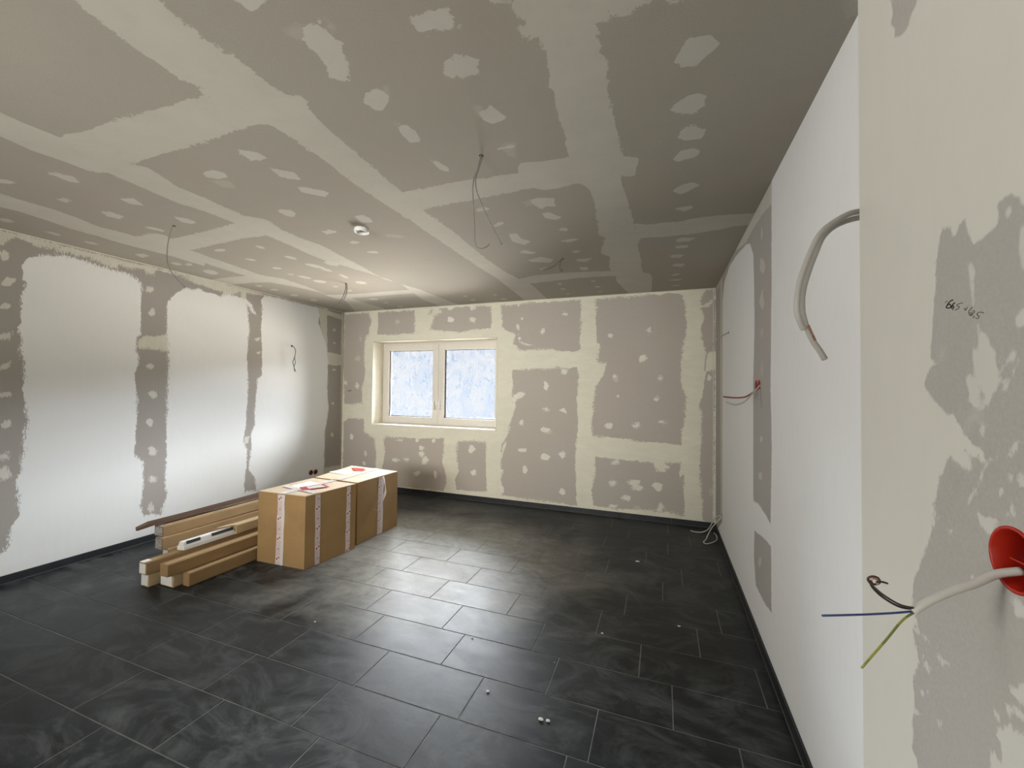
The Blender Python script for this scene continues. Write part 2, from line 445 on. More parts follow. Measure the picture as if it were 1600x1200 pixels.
def glass_material():
    t = NT('dirty_window_glass'); v = t.obj()
    vm = t.mapping(v, (1, 1, 0.55))
    a = t.noise(vm, 4.2, 9, 0.72, 1.1)
    drip = t.noise(t.mapping(v, (30, 1, 1.6)), 2.0, 5, 0.7, 0.5)
    low = t.noise(v, 1.1, 3, 0.5)
    blot = t.noise(t.mapping(v, (1, 1, 0.7), loc=(3, 0, 1)), 12, 4, 0.6, 1.0)
    f = t.math('ADD', t.math('MULTIPLY', t.mrange(a, 0.32, 0.70), 0.55), t.math('MULTIPLY', t.math('MULTIPLY', t.mrange(drip, 0.5, 0.72), t.mrange(low, 0.42, 0.6)), 0.40))
    f = t.math('ADD', f, t.math('MULTIPLY', t.mrange(low, 0.4, 0.7), 0.20))
    f = t.math('ADD', f, t.math('MULTIPLY', t.mrange(blot, 0.56, 0.66), 0.40), clamp=True)
    tr = t.n('ShaderNodeBsdfTransparent')
    t.L(t.mix(t.mrange(f, 0.15, 0.95), (1.0, 0.99, 0.97), (0.56, 0.64, 0.76)), tr.inputs[0])
    tl = t.n('ShaderNodeBsdfTranslucent'); tl.inputs[0].default_value = (0.80, 0.86, 0.92, 1)
    m1 = t.n('ShaderNodeMixShader'); t.L(t.math('MULTIPLY', f, 0.012), m1.inputs[0]); t.L(tr.outputs[0], m1.inputs[1]); t.L(tl.outputs[0], m1.inputs[2])
    gl = t.n('ShaderNodeBsdfGlossy'); gl.inputs['Roughness'].default_value = 0.03
    fr = t.n('ShaderNodeFresnel'); fr.inputs[0].default_value = 1.45
    m2 = t.n('ShaderNodeMixShader'); t.L(fr.outputs[0], m2.inputs[0]); t.L(m1.outputs[0], m2.inputs[1]); t.L(gl.outputs[0], m2.inputs[2])
    t.L(m2.outputs[0], t.out.inputs[0])
    return t.m
M['glass'] = glass_material()

# ------------------------------------------------------------------ coats of filler on the boards, traced as outlines in millimetres on each surface
COATS = {'C':{'p':[[1,-1676,661,-1696,733,-1711,806,-1723,875,-1721,949,-1730,1008,-1702,1043,-1724,1055,-1733,1082,-1644,1299,-1643,1397,-1636,1501,-1651,1524,-1635,1549,-1651,1704,-1667,1964,-1658,2411,-1666,2952,-1664,3732,-1651,4040,-1715,5128,-1411,5139,-1380,4444,-1422,4224,-1481,3791,-1497,3339,-1468,2684,-1488,2254,-1444,2082,-1466,2032,-1446,1775,-1432,1578,-1428,1459,-1416,1345,-1400,1296,-1416,1270,-1417,1200,-1433,1121,-1427,1077,-1432,1031,-1427,980,-1457,973,-1443,952,-1449,919,-1445,903,-1446,861,-1441,794,-1433,763,-1427,749],
[1,-2685,1056,-2643,1044,-2479,1063,-2300,1060,-2087,1067,-1937,1078,-1738,1083,-1566,1111,-1355,1222,-1462,1363,-1704,1285,-1869,1294,-2163,1304,-2394,1297,-2645,1304,-2795,1228],
[1,-2675,830,-2682,860,-2695,940,-2690,1009,-2685,1056,-2645,1304,-2600,1358,-2687,1558,-2680,1698,-2695,1786,-2695,1886,-2700,1970,-2606,2069,-2676,2241,-2680,2418,-2649,2579,-2691,2837,-2713,3021,-2830,3638,-2721,4151,-2693,5184,-2987,5191,-2997,4652,-2795,3937,-2797,3595,-2830,3430,-2883,3178,-2944,2946,-2937,2720,-2904,2495,-2884,2293,-2910,2176,-2890,2044,-2888,1832,-2925,1699,-2909,1549,-2888,1388,-2879,1332,-2852,1336,-2956,1274,-2953,1158,-2971,1061,-2953,949,-2949,919],
[1,-3828,1219,-3836,1243,-3851,1356,-3839,1469,-3871,1610,-3941,1767,-3909,1843,-3910,1981,-3749,1964,-3653,1996,-3691,2097,-3853,2338,-3896,2596,-3945,2880,-3989,3110,-3890,3273,-3922,3644,-4012,4028,-3827,4160,-3892,4547,-3894,5018,-3954,5157,-4650,5348,-4056,4411,-4007,3920,-4069,3598,-4176,3351,-4172,3077,-4156,2835,-4118,2626,-4229,2698,-4216,2573,-4192,2345,-4210,2162,-4213,2031,-4192,1858,-4198,1720,-4147,1563,-4116,1428,-4129,1340,-4118,1314],
[1,-3721,2078,-3691,2097,-3600,2098,-3187,2071,-2938,2040,-2890,2044,-2691,2148,-2884,2293,-3121,2272,-3454,2298,-3853,2338,-3894,2233],
[1,-4860,3105,-4715,3066,-4385,3061,-4172,3077,-3962,3118,-4137,3352,-4402,3309,-4721,3299,-4855,3288],
[1,-4072,4046,-3960,4081,-3590,4122,-3203,4122,-2809,4136,-2870,4310,-3337,4296,-3905,4292,-4067,4283],
[1,-1474,2046,-1457,2035,-1151,2029,-937,2041,-732,2058,-723,2006,-694,1960,-573,1986,-443,2000,-341,2058,-380,2302,-398,2279,-481,2265,-564,2288,-646,2292,-711,2237,-927,2251,-1504,2278],
[1,-494,1080,-478,1104,-460,1122,-434,1123,-427,1161,-418,1197,-418,1212,-444,1209,-457,1214,-431,1251,-391,1282,-385,1339,-395,1443,-415,1500,-403,1518,-417,1629,-427,1758,-425,1845,-438,1867,-443,2000,-459,2238,-402,2364,-406,2545,-427,2867,-460,3088,-419,3156,-477,3394,-501,3518,-438,3633,-481,3932,-486,4107,-461,4254,-462,4517,-429,4840,-382,5090,-133,5122,-106,4488,-120,4287,-196,4200,-188,3715,-195,3445,-168,3257,-195,2945,-201,2716,-214,2493,-219,2230,-219,2230,-202,2276,-145,2291,-118,2112,-193,2071,-193,1913,-200,1725,-203,1588,-197,1489,-185,1483,-198,1473,-188,1445,-207,1402,-201,1317,-201,1286,-164,1269,-102,1279,-68,1263,-34,1259,-28,1244],
[1,-206,2941,-86,3003,25,3003,123,3027,163,2991,236,2986,388,2995,583,3028,565,3231,472,3230,368,3261,179,3283,4,3278,-178,3254],
[1,-1435,4079,-1260,3999,-1082,3997,-777,4014,-426,4084,-428,4265,-817,4227,-1058,4255,-1311,4285,-1458,4315]],'f':[[1,492,1434,506,1463,529,1502,535,1527,561,1517,539,1451],
[1,-3847,1973,-3670,1963,-3653,2066,-3831,2051],
[1,-1173,964,-1108,962,-1091,983,-1136,1019,-1157,1012,-1164,999,-1171,980],
[1,-1004,992,-1000,1022,-1011,1024,-1013,1008],
[1,-1015,1277,-997,1283,-1039,1352,-1051,1319],
[1,-1118,1477,-1095,1485,-1101,1506,-1122,1499],
[1,-2426,1564,-2343,1584,-2326,1618,-2380,1675,-2437,1639],
[1,-738,1501,-711,1506,-704,1539,-744,1579,-747,1545],
[1,-721,1783,-657,1785,-702,1911,-728,1887,-736,1833],
[1,-825,2391,-762,2365,-779,2456,-820,2442],
[1,-2010,2575,-1968,2571,-1921,2587,-1886,2619,-1874,2657,-1919,2665,-1964,2646,-1997,2611]],'d':[[1,-2428,3387,-2384,3376,-2338,3388,-2306,3422,-2301,3468,-2348,3484,-2392,3468,-2421,3429],
[1,-2404,3626,-2353,3601,-2303,3604,-2271,3637,-2270,3692,-2325,3724,-2373,3715,-2401,3676],
[1,-1958,3499,-1911,3468,-1867,3471,-1842,3510,-1845,3575,-1896,3615,-1938,3605,-1960,3558],
[1,-2035,3615,-1999,3609,-1957,3624,-1925,3656,-1913,3697,-1952,3707,-1992,3689,-2023,3653],
[1,-2048,3831,-2011,3821,-1969,3831,-1935,3857,-1921,3894,-1960,3907,-2001,3894,-2033,3864],
[1,-2385,3915,-2354,3908,-2322,3918,-2300,3944,-2294,3979,-2327,3991,-2357,3977,-2378,3947],
[1,-2018,3410,-1988,3404,-1954,3416,-1930,3444,-1923,3479,-1955,3489,-1987,3474,-2010,3443]],'s':[[1,-1215,825,-1225,837,-1213,852,-1208,885,-1189,886,-1129,876,-1106,863],
[1,-1106,984,-1064,977,-1031,977,-1041,1013,-1024,1052,-1037,1095,-1059,1139,-1083,1177,-1132,1218,-1157,1201,-1185,1174,-1149,1122,-1143,1079,-1150,1045,-1142,1017],
[1,-1114,1296,-1087,1292,-1058,1279,-1040,1299,-1029,1336,-1061,1373,-1124,1403,-1155,1336],
[1,-1118,1506,-1071,1510,-1056,1563,-1072,1641,-1130,1634,-1133,1574],
[1,-1124,1773,-1093,1807,-1064,1889,-1092,1922,-1120,1887],
[1,-1976,1397,-1941,1417,-1899,1453,-1907,1503,-1956,1506,-2015,1481,-1997,1434],
[1,-2377,1490,-2288,1486,-2263,1529,-2285,1575,-2360,1568,-2401,1526],
[1,-1980,1571,-1890,1653,-1919,1738,-1969,1702,-2006,1662],
[1,-2010,1778,-1961,1806,-1898,1868,-1890,1905,-1955,1935,-2012,1872,-2044,1836],
[1,-2412,1992,-2373,1974,-2317,2004,-2331,2062,-2402,2099,-2428,2051],
[1,-1987,2221,-1909,2225,-1903,2283,-1929,2355,-2007,2328],
[1,-2420,2366,-2344,2352,-2299,2380,-2309,2416,-2414,2422],
[1,-2393,2617,-2360,2605,-2327,2604,-2305,2616,-2302,2638,-2337,2653,-2369,2652,-2389,2637],
[1,-2414,2839,-2384,2839,-2351,2853,-2326,2877,-2319,2905,-2351,2907,-2382,2891,-2405,2864],
[1,-3199,2430,-3173,2429,-3155,2444,-3153,2472,-3169,2505,-3199,2509,-3214,2490,-3213,2459],
[1,-3201,2707,-3170,2710,-3147,2734,-3141,2774,-3156,2817,-3191,2818,-3211,2790,-3213,2747],
[1,-3212,2941,-3168,2950,-3133,2990,-3118,3053,-3132,3120,-3181,3116,-3214,3069,-3223,3001],
[1,-3176,3083,-3152,3095,-3136,3132,-3135,3186,-3150,3240,-3178,3231,-3191,3188,-3189,3132],
[1,-2988,2952,-2943,2946,-2911,2971,-2903,3022,-2924,3086,-2975,3098,-3003,3067,-3006,3009],
[1,-3663,2401,-3608,2386,-3558,2386,-3530,2400,-3534,2426,-3592,2443,-3640,2441,-3664,2424],
[1,-3622,2654,-3588,2652,-3560,2666,-3547,2692,-3555,2723,-3592,2727,-3618,2711,-3628,2682],
[1,-3630,2937,-3595,2932,-3566,2944,-3554,2970,-3564,3003,-3602,3011,-3629,2996,-3637,2967],
[1,-3682,3157,-3658,3156,-3636,3164,-3623,3181,-3624,3201,-3649,3204,-3670,3194,-3681,3175],
[1,-3640,3247,-3603,3250,-3572,3279,-3560,3325,-3571,3375,-3612,3375,-3640,3342,-3649,3292],
[1,-3638,3447,-3587,3439,-3543,3458,-3523,3500,-3535,3554,-3591,3568,-3631,3544,-3646,3496],
[1,-3175,3345,-3151,3348,-3139,3379,-3146,3430,-3169,3487,-3198,3487,-3206,3451,-3195,3395],
[1,-3627,3725,-3598,3714,-3572,3717,-3558,3733,-3563,3757,-3594,3770,-3618,3765,-3629,3747],
[1,-3615,3938,-3581,3923,-3553,3923,-3540,3942,-3548,3972,-3584,3991,-3610,3987,-3620,3966],
[1,-3227,3640,-3178,3622,-3137,3632,-3118,3669,-3130,3723,-3184,3748,-3223,3733,-3236,3689],
[1,-4483,3417,-4444,3408,-4412,3415,-4399,3436,-4409,3466,-4452,3478,-4481,3469,-4491,3444],
[1,-4494,3609,-4443,3595,-4397,3599,-4375,3622,-4383,3657,-4438,3675,-4480,3667,-4499,3641],
[1,-4508,3911,-4451,3890,-4403,3891,-4383,3917,-4399,3960,-4461,3987,-4504,3981,-4519,3950],
[1,-4489,4219,-4440,4200,-4401,4204,-4387,4233,-4405,4279,-4459,4303,-4494,4294,-4503,4260],
[1,-4421,2797,-4351,2783,-4307,2801,-4309,2849,-4359,2915,-4440,2937,-4477,2912,-4465,2856],
[1,-3201,1846,-3160,1847,-3132,1868,-3128,1904,-3151,1945,-3197,1947,-3222,1922,-3220,1883],
[1,-4351,2593,-4306,2580,-4273,2580,-4265,2596,-4287,2623,-4336,2640,-4365,2636,-4368,2617],
[1,-4442,2564,-4408,2555,-4381,2555,-4373,2567,-4386,2586,-4424,2597,-4447,2594,-4453,2581],
[1,-3667,4405,-3620,4388,-3577,4397,-3555,4430,-3561,4479,-3612,4502,-3652,4488,-3670,4450],
[1,-3202,1200,-3150,1225,-3117,1279,-3171,1329,-3221,1312,-3217,1267,-3214,1224],
[1,-3587,1141,-3538,1173,-3540,1211,-3606,1201,-3656,1163],
[1,-3615,1399,-3535,1407,-3541,1452,-3620,1448],
[1,-3210,1527,-3124,1556,-3178,1642,-3240,1601],
[1,-3566,1603,-3512,1632,-3524,1715,-3614,1723,-3632,1667],
[1,-3190,1816,-3145,1854,-3143,1936,-3208,1950,-3241,1903],
[1,-4453,2241,-4353,2256,-4383,2320,-4506,2326],
[1,-3609,1865,-3578,1877,-3552,1907,-3542,1946,-3553,1983,-3588,1972,-3611,1939,-3618,1898],
[1,-4455,1436,-4409,1436,-4380,1450,-4379,1473,-4409,1499,-4461,1501,-4485,1485,-4480,1460],
[1,-4459,1672,-4435,1682,-4424,1707,-4432,1740,-4458,1770,-4486,1761,-4493,1734,-4481,1700],
[1,-4465,1901,-4439,1909,-4423,1932,-4424,1963,-4444,1993,-4475,1986,-4488,1961,-4482,1928],
[1,-4444,2520,-4397,2512,-4365,2521,-4360,2546,-4387,2581,-4440,2594,-4468,2581,-4466,2552],
[1,-753,1060,-672,1069,-622,1078,-621,1093,-632,1127,-615,1145,-659,1145,-716,1131,-727,1144,-736,1134,-759,1113,-760,1088],
[1,-745,1253,-715,1252,-692,1238,-647,1261,-609,1286,-632,1308,-633,1351,-676,1345,-745,1337,-767,1309,-747,1279],
[1,-733,1539,-697,1541,-668,1516,-631,1613,-709,1637,-735,1593],
[1,-767,1815,-735,1798,-680,1804,-664,1816,-678,1832,-721,1824],
[1,33,1531,50,1492,66,1458,75,1435,98,1447,141,1447,177,1497,160,1522,139,1539,107,1579,83,1566,58,1566,54,1539],
[1,29,1808,32,1774,52,1747,91,1728,130,1726,157,1751,154,1817,112,1849],
[1,56,2009,81,1940,116,1919,148,1957,177,1967,170,2048,92,2031],
[1,45,2187,76,2115,136,2112,171,2156,150,2198,67,2212],
[1,47,2539,94,2476,150,2463,195,2511,137,2570,94,2590],
[1,41,2779,85,2780,169,2768,184,2814,130,2852],
[1,-34,1996,-7,2009,-15,2024,-27,2011],
[1,11,1263,17,1287,38,1297,65,1288],
[1,-765,2375,-710,2370,-623,2400,-646,2514,-712,2491,-732,2523,-756,2508,-769,2422],
[1,-765,2579,-704,2586,-644,2690,-693,2723,-750,2669],
[1,-724,2896,-678,2862,-650,2904,-670,2938],
[1,-1097,2858,-1031,2862,-1035,2969,-983,3063,-1057,3119,-1122,3017],
[1,-1157,3280,-1096,3233,-1014,3328,-1075,3354],
[1,-1160,3497,-1011,3446,-923,3549,-984,3632,-1124,3560],
[1,-1143,3787,-1033,3754,-1094,3851],
[1,-764,3116,-653,3096,-608,3130,-710,3173],
[1,-737,3396,-695,3365,-643,3404,-705,3452],
[1,-744,3607,-590,3623,-657,3712,-728,3679],
[1,-762,3853,-677,3869,-686,3970,-748,3950],
[1,-1092,2629,-1051,2652,-1107,2696],
[1,89,3380,124,3343,226,3377,188,3443,103,3430],
[1,87,3538,130,3511,205,3528,172,3599,95,3582],
[1,52,3770,86,3743,160,3767,144,3862,74,3825],
[1,79,4058,106,4013,186,4049,169,4142,94,4107],
[1,78,4414,93,4377,116,4356,139,4359,156,4388,141,4429,118,4446,94,4438],
[1,57,4610,83,4586,122,4578,161,4589,188,4616,163,4644,124,4649,84,4634],
[1,86,4872,106,4846,135,4829,164,4830,184,4849,166,4879,137,4892,107,4888],
[1,-1102,4397,-1085,4376,-1065,4371,-1049,4385,-1044,4415,-1062,4440,-1082,4442,-1096,4423],
[1,-1128,4638,-1108,4614,-1085,4609,-1068,4625,-1061,4659,-1082,4686,-1104,4688,-1121,4668],
[1,-1121,4897,-1104,4878,-1084,4872,-1068,4882,-1061,4907,-1078,4929,-1098,4933,-1113,4919],
[1,-741,4399,-723,4378,-700,4369,-680,4377,-670,4400,-688,4425,-710,4431,-730,4420],
[1,-736,4653,-718,4632,-694,4627,-674,4640,-663,4668,-681,4693,-704,4696,-725,4679],
[1,-736,4908,-720,4892,-698,4888,-679,4898,-668,4920,-685,4938,-706,4940,-725,4927],
[1,-2011,4930,-1981,4909,-1947,4902,-1919,4914,-1909,4940,-1939,4964,-1972,4968,-1999,4953],
[1,-1157,2396,-1125,2380,-1074,2371,-1060,2411,-1150,2434],
[1,-1146,2671,-1086,2629,-1047,2638,-1074,2674,-1133,2701],
[1,-2413,4867,-2380,4843,-2345,4835,-2319,4847,-2312,4877,-2346,4905,-2381,4910,-2405,4894],
[1,-2006,4687,-1982,4661,-1956,4648,-1938,4654,-1934,4677,-1960,4706,-1984,4716,-2001,4707],
[1,-1996,4925,-1966,4904,-1934,4906,-1911,4931,-1905,4973,-1937,4999,-1968,4993,-1989,4963],
[1,-2393,4632,-2370,4616,-2347,4613,-2332,4626,-2331,4651,-2355,4671,-2376,4671,-2390,4655],
[1,-3658,4414,-3618,4399,-3577,4403,-3552,4426,-3551,4461,-3595,4479,-3633,4472,-3655,4445],
[1,-3645,4663,-3607,4642,-3571,4639,-3551,4657,-3554,4690,-3595,4715,-3629,4714,-3646,4693],
[1,-3610,4931,-3575,4915,-3545,4922,-3532,4951,-3540,4995,-3578,5016,-3605,5005,-3615,4971],
[1,-2409,2851,-2376,2843,-2340,2847,-2314,2862,-2307,2885,-2341,2896,-2376,2890,-2400,2872],
[1,-3208,3680,-3178,3673,-3149,3683,-3134,3709,-3138,3743,-3171,3753,-3198,3740,-3210,3711]]},'L':{'w':[[1,1478,491,1577,233,1601,227,1638,271,1642,355,1653,413,1701,497,1668,753,1672,762,1693,863,1686,934,1702,984,1698,1142,1719,1246,1682,1494,1686,1706,1657,1774,1676,1846,1646,1965,1667,1986,1657,2090,1662,2232,1682,2316,1665,2356,1661,2452,1691,2524,1777,2572,1895,2609,1951,2603,2053,2595,2114,2583,2242,2578,2309,2565,2378,2551,2436,2512,2436,2274,2450,2016,2416,1958,2408,1839,2434,1799,2424,1669,2404,1626,2430,1434,2437,1198,2429,1028,2421,859,2502,783,2505,545,2505,545,2484,366,2513,260,2598,254,2654,213,2674,284,2716,421,2691,549,2690,729,2681,1182,2685,1636,2683,1863,2662,2089,2650,2314,2683,2413,2743,2483,2826,2549,2913,2558,2969,2583,3005,2554,3124,2556,3186,2540,3248,2597,3327,2575,3492,2578,3565,2517,3618,2402,3567,2435,3502,2518,3527,2345,3538,2156,3517,1882,3543,1558,3539,1395,3529,1045,3498,860,3558,745,3548,584,3528,320,3540,302,3533,250,3615,254,3700,219,3652,410,3583,501,3583,551,3590,632,3605,820,3590,917,3644,1063,3632,1174,3654,1449,3658,1615,3717,1659,3715,1954,3692,2232,3705,2516,3682,2596,3725,2667,4122,2681,4582,2677,4605,2589,4597,2456,4676,2303,4744,2178,4796,1914,4786,1510,4826,1173,4762,844,4768,345,4750,193,4746,-89,3690,-30,1606,42]],'p':[[1,1522,2691,1534,2686,1695,2694,2051,2690,2325,2681,2881,2701,5078,2657,5067,2574,3975,2652,3613,2657,3450,2644,3372,2619,3195,2550,3201,2588,3040,2602,2759,2656,2882,2667,2759,2662,2676,2660,2547,2664,2522,2612,2479,2620,2457,2645,2326,2627,2259,2629,2241,2591,2176,2596,2122,2615,2052,2634,2002,2635,1936,2637,1874,2622,1828,2613,1835,2642,1761,2628,1696,2643,1614,2660,1581,2634,1569,2595,1525,2575],
[1,2421,1969,2483,2003,2577,2010,2670,2044,2705,2003,2689,1864,2580,1877,2423,1879],
[1,3419,2675,3489,2678,3532,2155,3448,2145],
[1,4582,2683,4751,2699,4779,2047,5090,2021,5104,1864,4954,1855,4797,1863,4680,2171],
[1,5051,2685,5095,2675,5151,279,5113,285,5051,2071],
[1,2421,859,2502,783,2505,545,2415,564],
[1,4650,333,5141,298,5145,175,4653,235]],'s':[[1,1539,2520,1566,2546,1586,2526,1583,2473,1552,2455],
[1,1551,2275,1572,2341,1624,2337,1602,2288,1568,2266],
[1,1539,2094,1577,2144,1612,2125,1584,2094],
[1,1545,1891,1623,1936,1602,1864,1557,1859],
[1,1551,1663,1618,1705,1614,1649,1563,1626],
[1,1546,1443,1624,1468,1625,1425,1569,1421],
[1,1574,1214,1624,1253,1631,1200,1598,1178],
[1,1581,967,1631,1015,1627,952,1593,940],
[1,2544,2458,2517,2441,2495,2429,2472,2432,2479,2461,2483,2474,2511,2491,2527,2483],
[1,2553,2245,2554,2224,2530,2199,2510,2202,2496,2234,2513,2259,2527,2286,2548,2278],
[1,2561,1711,2560,1689,2533,1679,2508,1693,2496,1708,2514,1732,2531,1737,2554,1725],
[1,2585,1434,2588,1404,2563,1394,2545,1413,2522,1431,2537,1462,2558,1467,2586,1452],
[1,2571,1158,2569,1128,2547,1110,2527,1135,2505,1160,2516,1192,2541,1203,2571,1179],
[1,2612,877,2594,836,2575,831,2545,851,2544,874,2540,917,2564,917,2585,907],
[1,2618,595,2600,560,2582,560,2553,576,2553,599,2550,636,2573,634,2592,627],
[1,4929,2399,4927,2375,4909,2371,4893,2376,4876,2388,4884,2412,4904,2415,4928,2416],
[1,4937,2197,4922,2183,4907,2179,4890,2177,4884,2194,4885,2205,4908,2213,4928,2215],
[1,4959,1787,4933,1777,4904,1777,4869,1778,4877,1789,4889,1797,4920,1799,4936,1798],
[1,4933,1278,4937,1259,4920,1254,4902,1250,4881,1266,4889,1283,4907,1291,4929,1296],
[1,4931,799,4931,782,4913,765,4895,769,4886,792,4892,809,4900,828,4917,820],
[1,3267,2596,3275,2579,3256,2568,3239,2559,3218,2570,3229,2589,3242,2602,3264,2612],
[1,3591,2108,3695,2134,3651,2073],
[1,3611,1945,3700,1958,3671,1916],
[1,3511,912,3582,918,3569,838,3519,831],
[1,2547,327,2572,381,2595,332,2604,278,2552,283],
[1,1648,823,1623,804,1600,788,1570,824,1580,861,1589,889,1617,903,1629,864]]},'B':{'p':[[1,-5000,-100,1000,-100,1000,3000,-5000,3000],
[-1,-4705,2662,-4592,2676,-4243,2668,-4235,2618,-4197,2557,-4230,2440,-4228,2342,-4275,2324,-4309,2226,-4315,1989,-4297,1752,-4322,1575,-4345,1536,-4334,1280,-4679,1252,-4716,1874],
[-1,-4069,2669,-3733,2660,-3409,2671,-3430,2616,-3406,2520,-3413,2332,-3501,2320,-3725,2324,-3885,2311,-4073,2327,-4065,2492],
[-1,-3012,2659,-2867,2678,-2196,2657,-2191,2359,-2306,2346,-2460,2334,-2598,2330,-2658,2315,-2759,2331,-2965,2344,-3070,2357,-3155,2370,-3125,2470,-3074,2579,-2949,2618],
[-1,-3180,2603,-3139,2666,-3128,2656,-3142,2597],
[-1,-2048,2652,-1585,2663,-973,2660,-971,2367,-978,2044,-1029,2015,-1193,2014,-1362,2042,-1666,2042,-1799,2041,-1823,2105,-1879,2117,-1836,2255,-1939,2301,-2032,2359],
[-1,-1887,1786,-1685,1785,-1296,1798,-1275,1824,-1150,1793,-1007,1818,-990,1681,-1005,1561,-1012,1259,-990,1060,-1019,878,-1027,558,-1025,558,-1005,78,-1527,95,-2005,107,-1998,185,-2036,427,-2013,745,-1921,909,-2019,587,-2029,779,-1943,900,-1889,1126,-1824,1298,-1858,1360,-1792,1468,-1882,1424,-1874,1658],
[-1,-783,2648,-560,2667,-187,2664,98,2673,210,2641,236,2499,254,2257,237,2128,203,1981,195,1832,195,1610,247,1463,247,1261,214,1094,197,906,-2,920,-180,916,-512,949,-742,962,-801,979,-831,1067,-813,1265,-785,1563,-708,1682,-670,1761,-651,1863,-748,1864,-768,1910,-739,1999,-727,2108,-770,2099,-781,2358],
[-1,413,2618,471,2678,556,2685,561,1974,455,1967,425,2068,405,2251,451,2374,413,2462],
[-1,455,1757,553,1775,553,1577,538,680,541,724,530,62,428,70,414,418,399,687,407,940,415,1212,393,1393,447,1576],
[-1,-771,708,-595,697,-378,688,-109,676,-65,587,22,594,36,687,207,709,185,577,174,395,194,126,-136,124,-592,98,-799,107,-816,299,-779,497],
[-1,165,454,229,611,236,100,166,107],
[-1,-3930,747,-3883,788,-3421,793,-2897,821,-2902,617,-2925,504,-2867,323,-2843,177,-2905,79,-3272,70,-3703,67,-3938,57,-3944,312,-3888,591],
[-1,-2679,785,-2524,805,-2253,795,-2249,517,-2228,134,-2697,118,-2712,262,-2660,377,-2693,630],
[-1,-4683,986,-4581,1039,-4303,1041,-4283,848,-4099,745,-4060,541,-4058,45,-4682,-13]],'s':[[1,-2759,2498,-2795,2463,-2824,2466,-2865,2479,-2864,2505,-2869,2540,-2823,2536,-2791,2529],
[1,-2428,2480,-2459,2446,-2486,2451,-2518,2465,-2520,2492,-2522,2524,-2480,2519,-2450,2511],
[1,-2765,2668,-2790,2645,-2809,2639,-2854,2636,-2865,2653,-2884,2677,-2841,2684,-2805,2690],
[1,-2432,2638,-2467,2618,-2498,2609,-2526,2634,-2522,2655,-2515,2680,-2475,2683,-2447,2658],
[1,-4404,1542,-4424,1507,-4445,1517,-4470,1538,-4462,1569,-4454,1599,-4430,1588,-4420,1573],
[1,-4644,1600,-4636,1574,-4656,1557,-4674,1570,-4693,1585,-4681,1612,-4671,1625,-4649,1614],
[1,-1137,2492,-1135,2474,-1170,2473,-1202,2473,-1221,2485,-1204,2501,-1188,2504,-1157,2506],
[1,-1436,2283,-1439,2259,-1464,2248,-1488,2244,-1498,2273,-1487,2295,-1473,2311,-1452,2313],
[1,-1783,2361,-1788,2320,-1797,2295,-1818,2316,-1833,2337,-1837,2381,-1814,2399,-1794,2383],
[1,-1798,2644,-1803,2626,-1810,2625,-1819,2629,-1824,2641,-1824,2659,-1812,2659,-1802,2658],
[1,-1735,2454,-1746,2447,-1759,2443,-1766,2450,-1769,2466,-1764,2474,-1749,2481,-1736,2471],
[1,-1767,2201,-1771,2189,-1788,2181,-1803,2194,-1808,2207,-1795,2221,-1782,2227,-1770,2213],
[1,-1791,2250,-1790,2240,-1801,2235,-1810,2234,-1819,2249,-1810,2258,-1803,2266,-1792,2265],
[1,-583,2195,-591,2176,-611,2180,-632,2184,-634,2203,-622,2219,-606,2218,-592,2216],
[1,-138,2230,-142,2217,-160,2204,-173,2222,-180,2248,-163,2264,-148,2277,-133,2255],
[1,-175,1920,-193,1884,-221,1875,-260,1867,-265,1897,-268,1930,-241,1945,-211,1954],
[1,-493,1454,-493,1442,-513,1431,-526,1442,-539,1456,-522,1470,-509,1479,-491,1467],
[1,-46,1418,-67,1399,-87,1402,-103,1414,-100,1430,-96,1447,-71,1442,-55,1433],
[1,-1380,1572,-1399,1518,-1419,1517,-1445,1547,-1440,1583,-1438,1635,-1414,1630,-1400,1610],
[1,-1137,1757,-1158,1721,-1181,1718,-1212,1737,-1209,1760,-1206,1795,-1180,1793,-1162,1781],
[1,-1712,1083,-1725,1068,-1749,1054,-1775,1071,-1774,1095,-1755,1114,-1732,1127,-1719,1106],
[1,-1351,1018,-1363,998,-1412,976,-1468,985,-1486,1001,-1478,1024,-1448,1041,-1399,1031],
[1,-1680,728,-1677,707,-1731,705,-1768,709,-1805,725,-1761,747,-1723,748,-1673,749],
[1,-1350,670,-1368,634,-1415,607,-1470,627,-1480,652,-1467,691,-1433,710,-1391,690],
[1,-1156,698,-1161,670,-1199,653,-1220,681,-1245,706,-1211,740,-1180,750,-1142,723],
[1,-583,1087,-585,1056,-624,1060,-647,1071,-674,1096,-641,1125,-611,1121,-572,1116],
[1,-248,1123,-248,1104,-275,1087,-310,1082,-345,1105,-338,1123,-299,1144,-257,1144],
[1,15,1162,-4,1147,-27,1149,-46,1154,-52,1167,-46,1179,-16,1178,10,1176],
[1,-484,665,-499,647,-532,642,-573,642,-579,651,-574,668,-547,672,-517,673],
[1,509,1684,498,1649,488,1649,474,1663,476,1685,476,1719,488,1717,497,1709],
[1,-8,1676,-9,1663,-26,1654,-41,1663,-48,1672,-40,1687,-31,1693,-17,1684],
[1,-529,1691,-543,1675,-555,1675,-571,1676,-570,1694,-571,1708,-553,1711,-541,1710],
[1,-1801,2168,-1600,2106,-1711,2107,-1767,2136],
[1,-1471,1260,-1418,1304,-1364,1259,-1386,1244],
[1,-1238,1262,-1176,1305,-1145,1255,-1134,1205,-1176,1244],
[1,-1870,1403,-1781,1489,-1692,1469,-1758,1415,-1814,1383,-1869,1275],
[1,430,2507,520,2560,512,2511,446,2487],
[1,-1646,468,-1676,419,-1701,411,-1729,445,-1724,479,-1723,526,-1688,526,-1666,498],
[1,-1157,250,-1153,211,-1185,193,-1214,209,-1233,227,-1215,270,-1199,280,-1170,271],
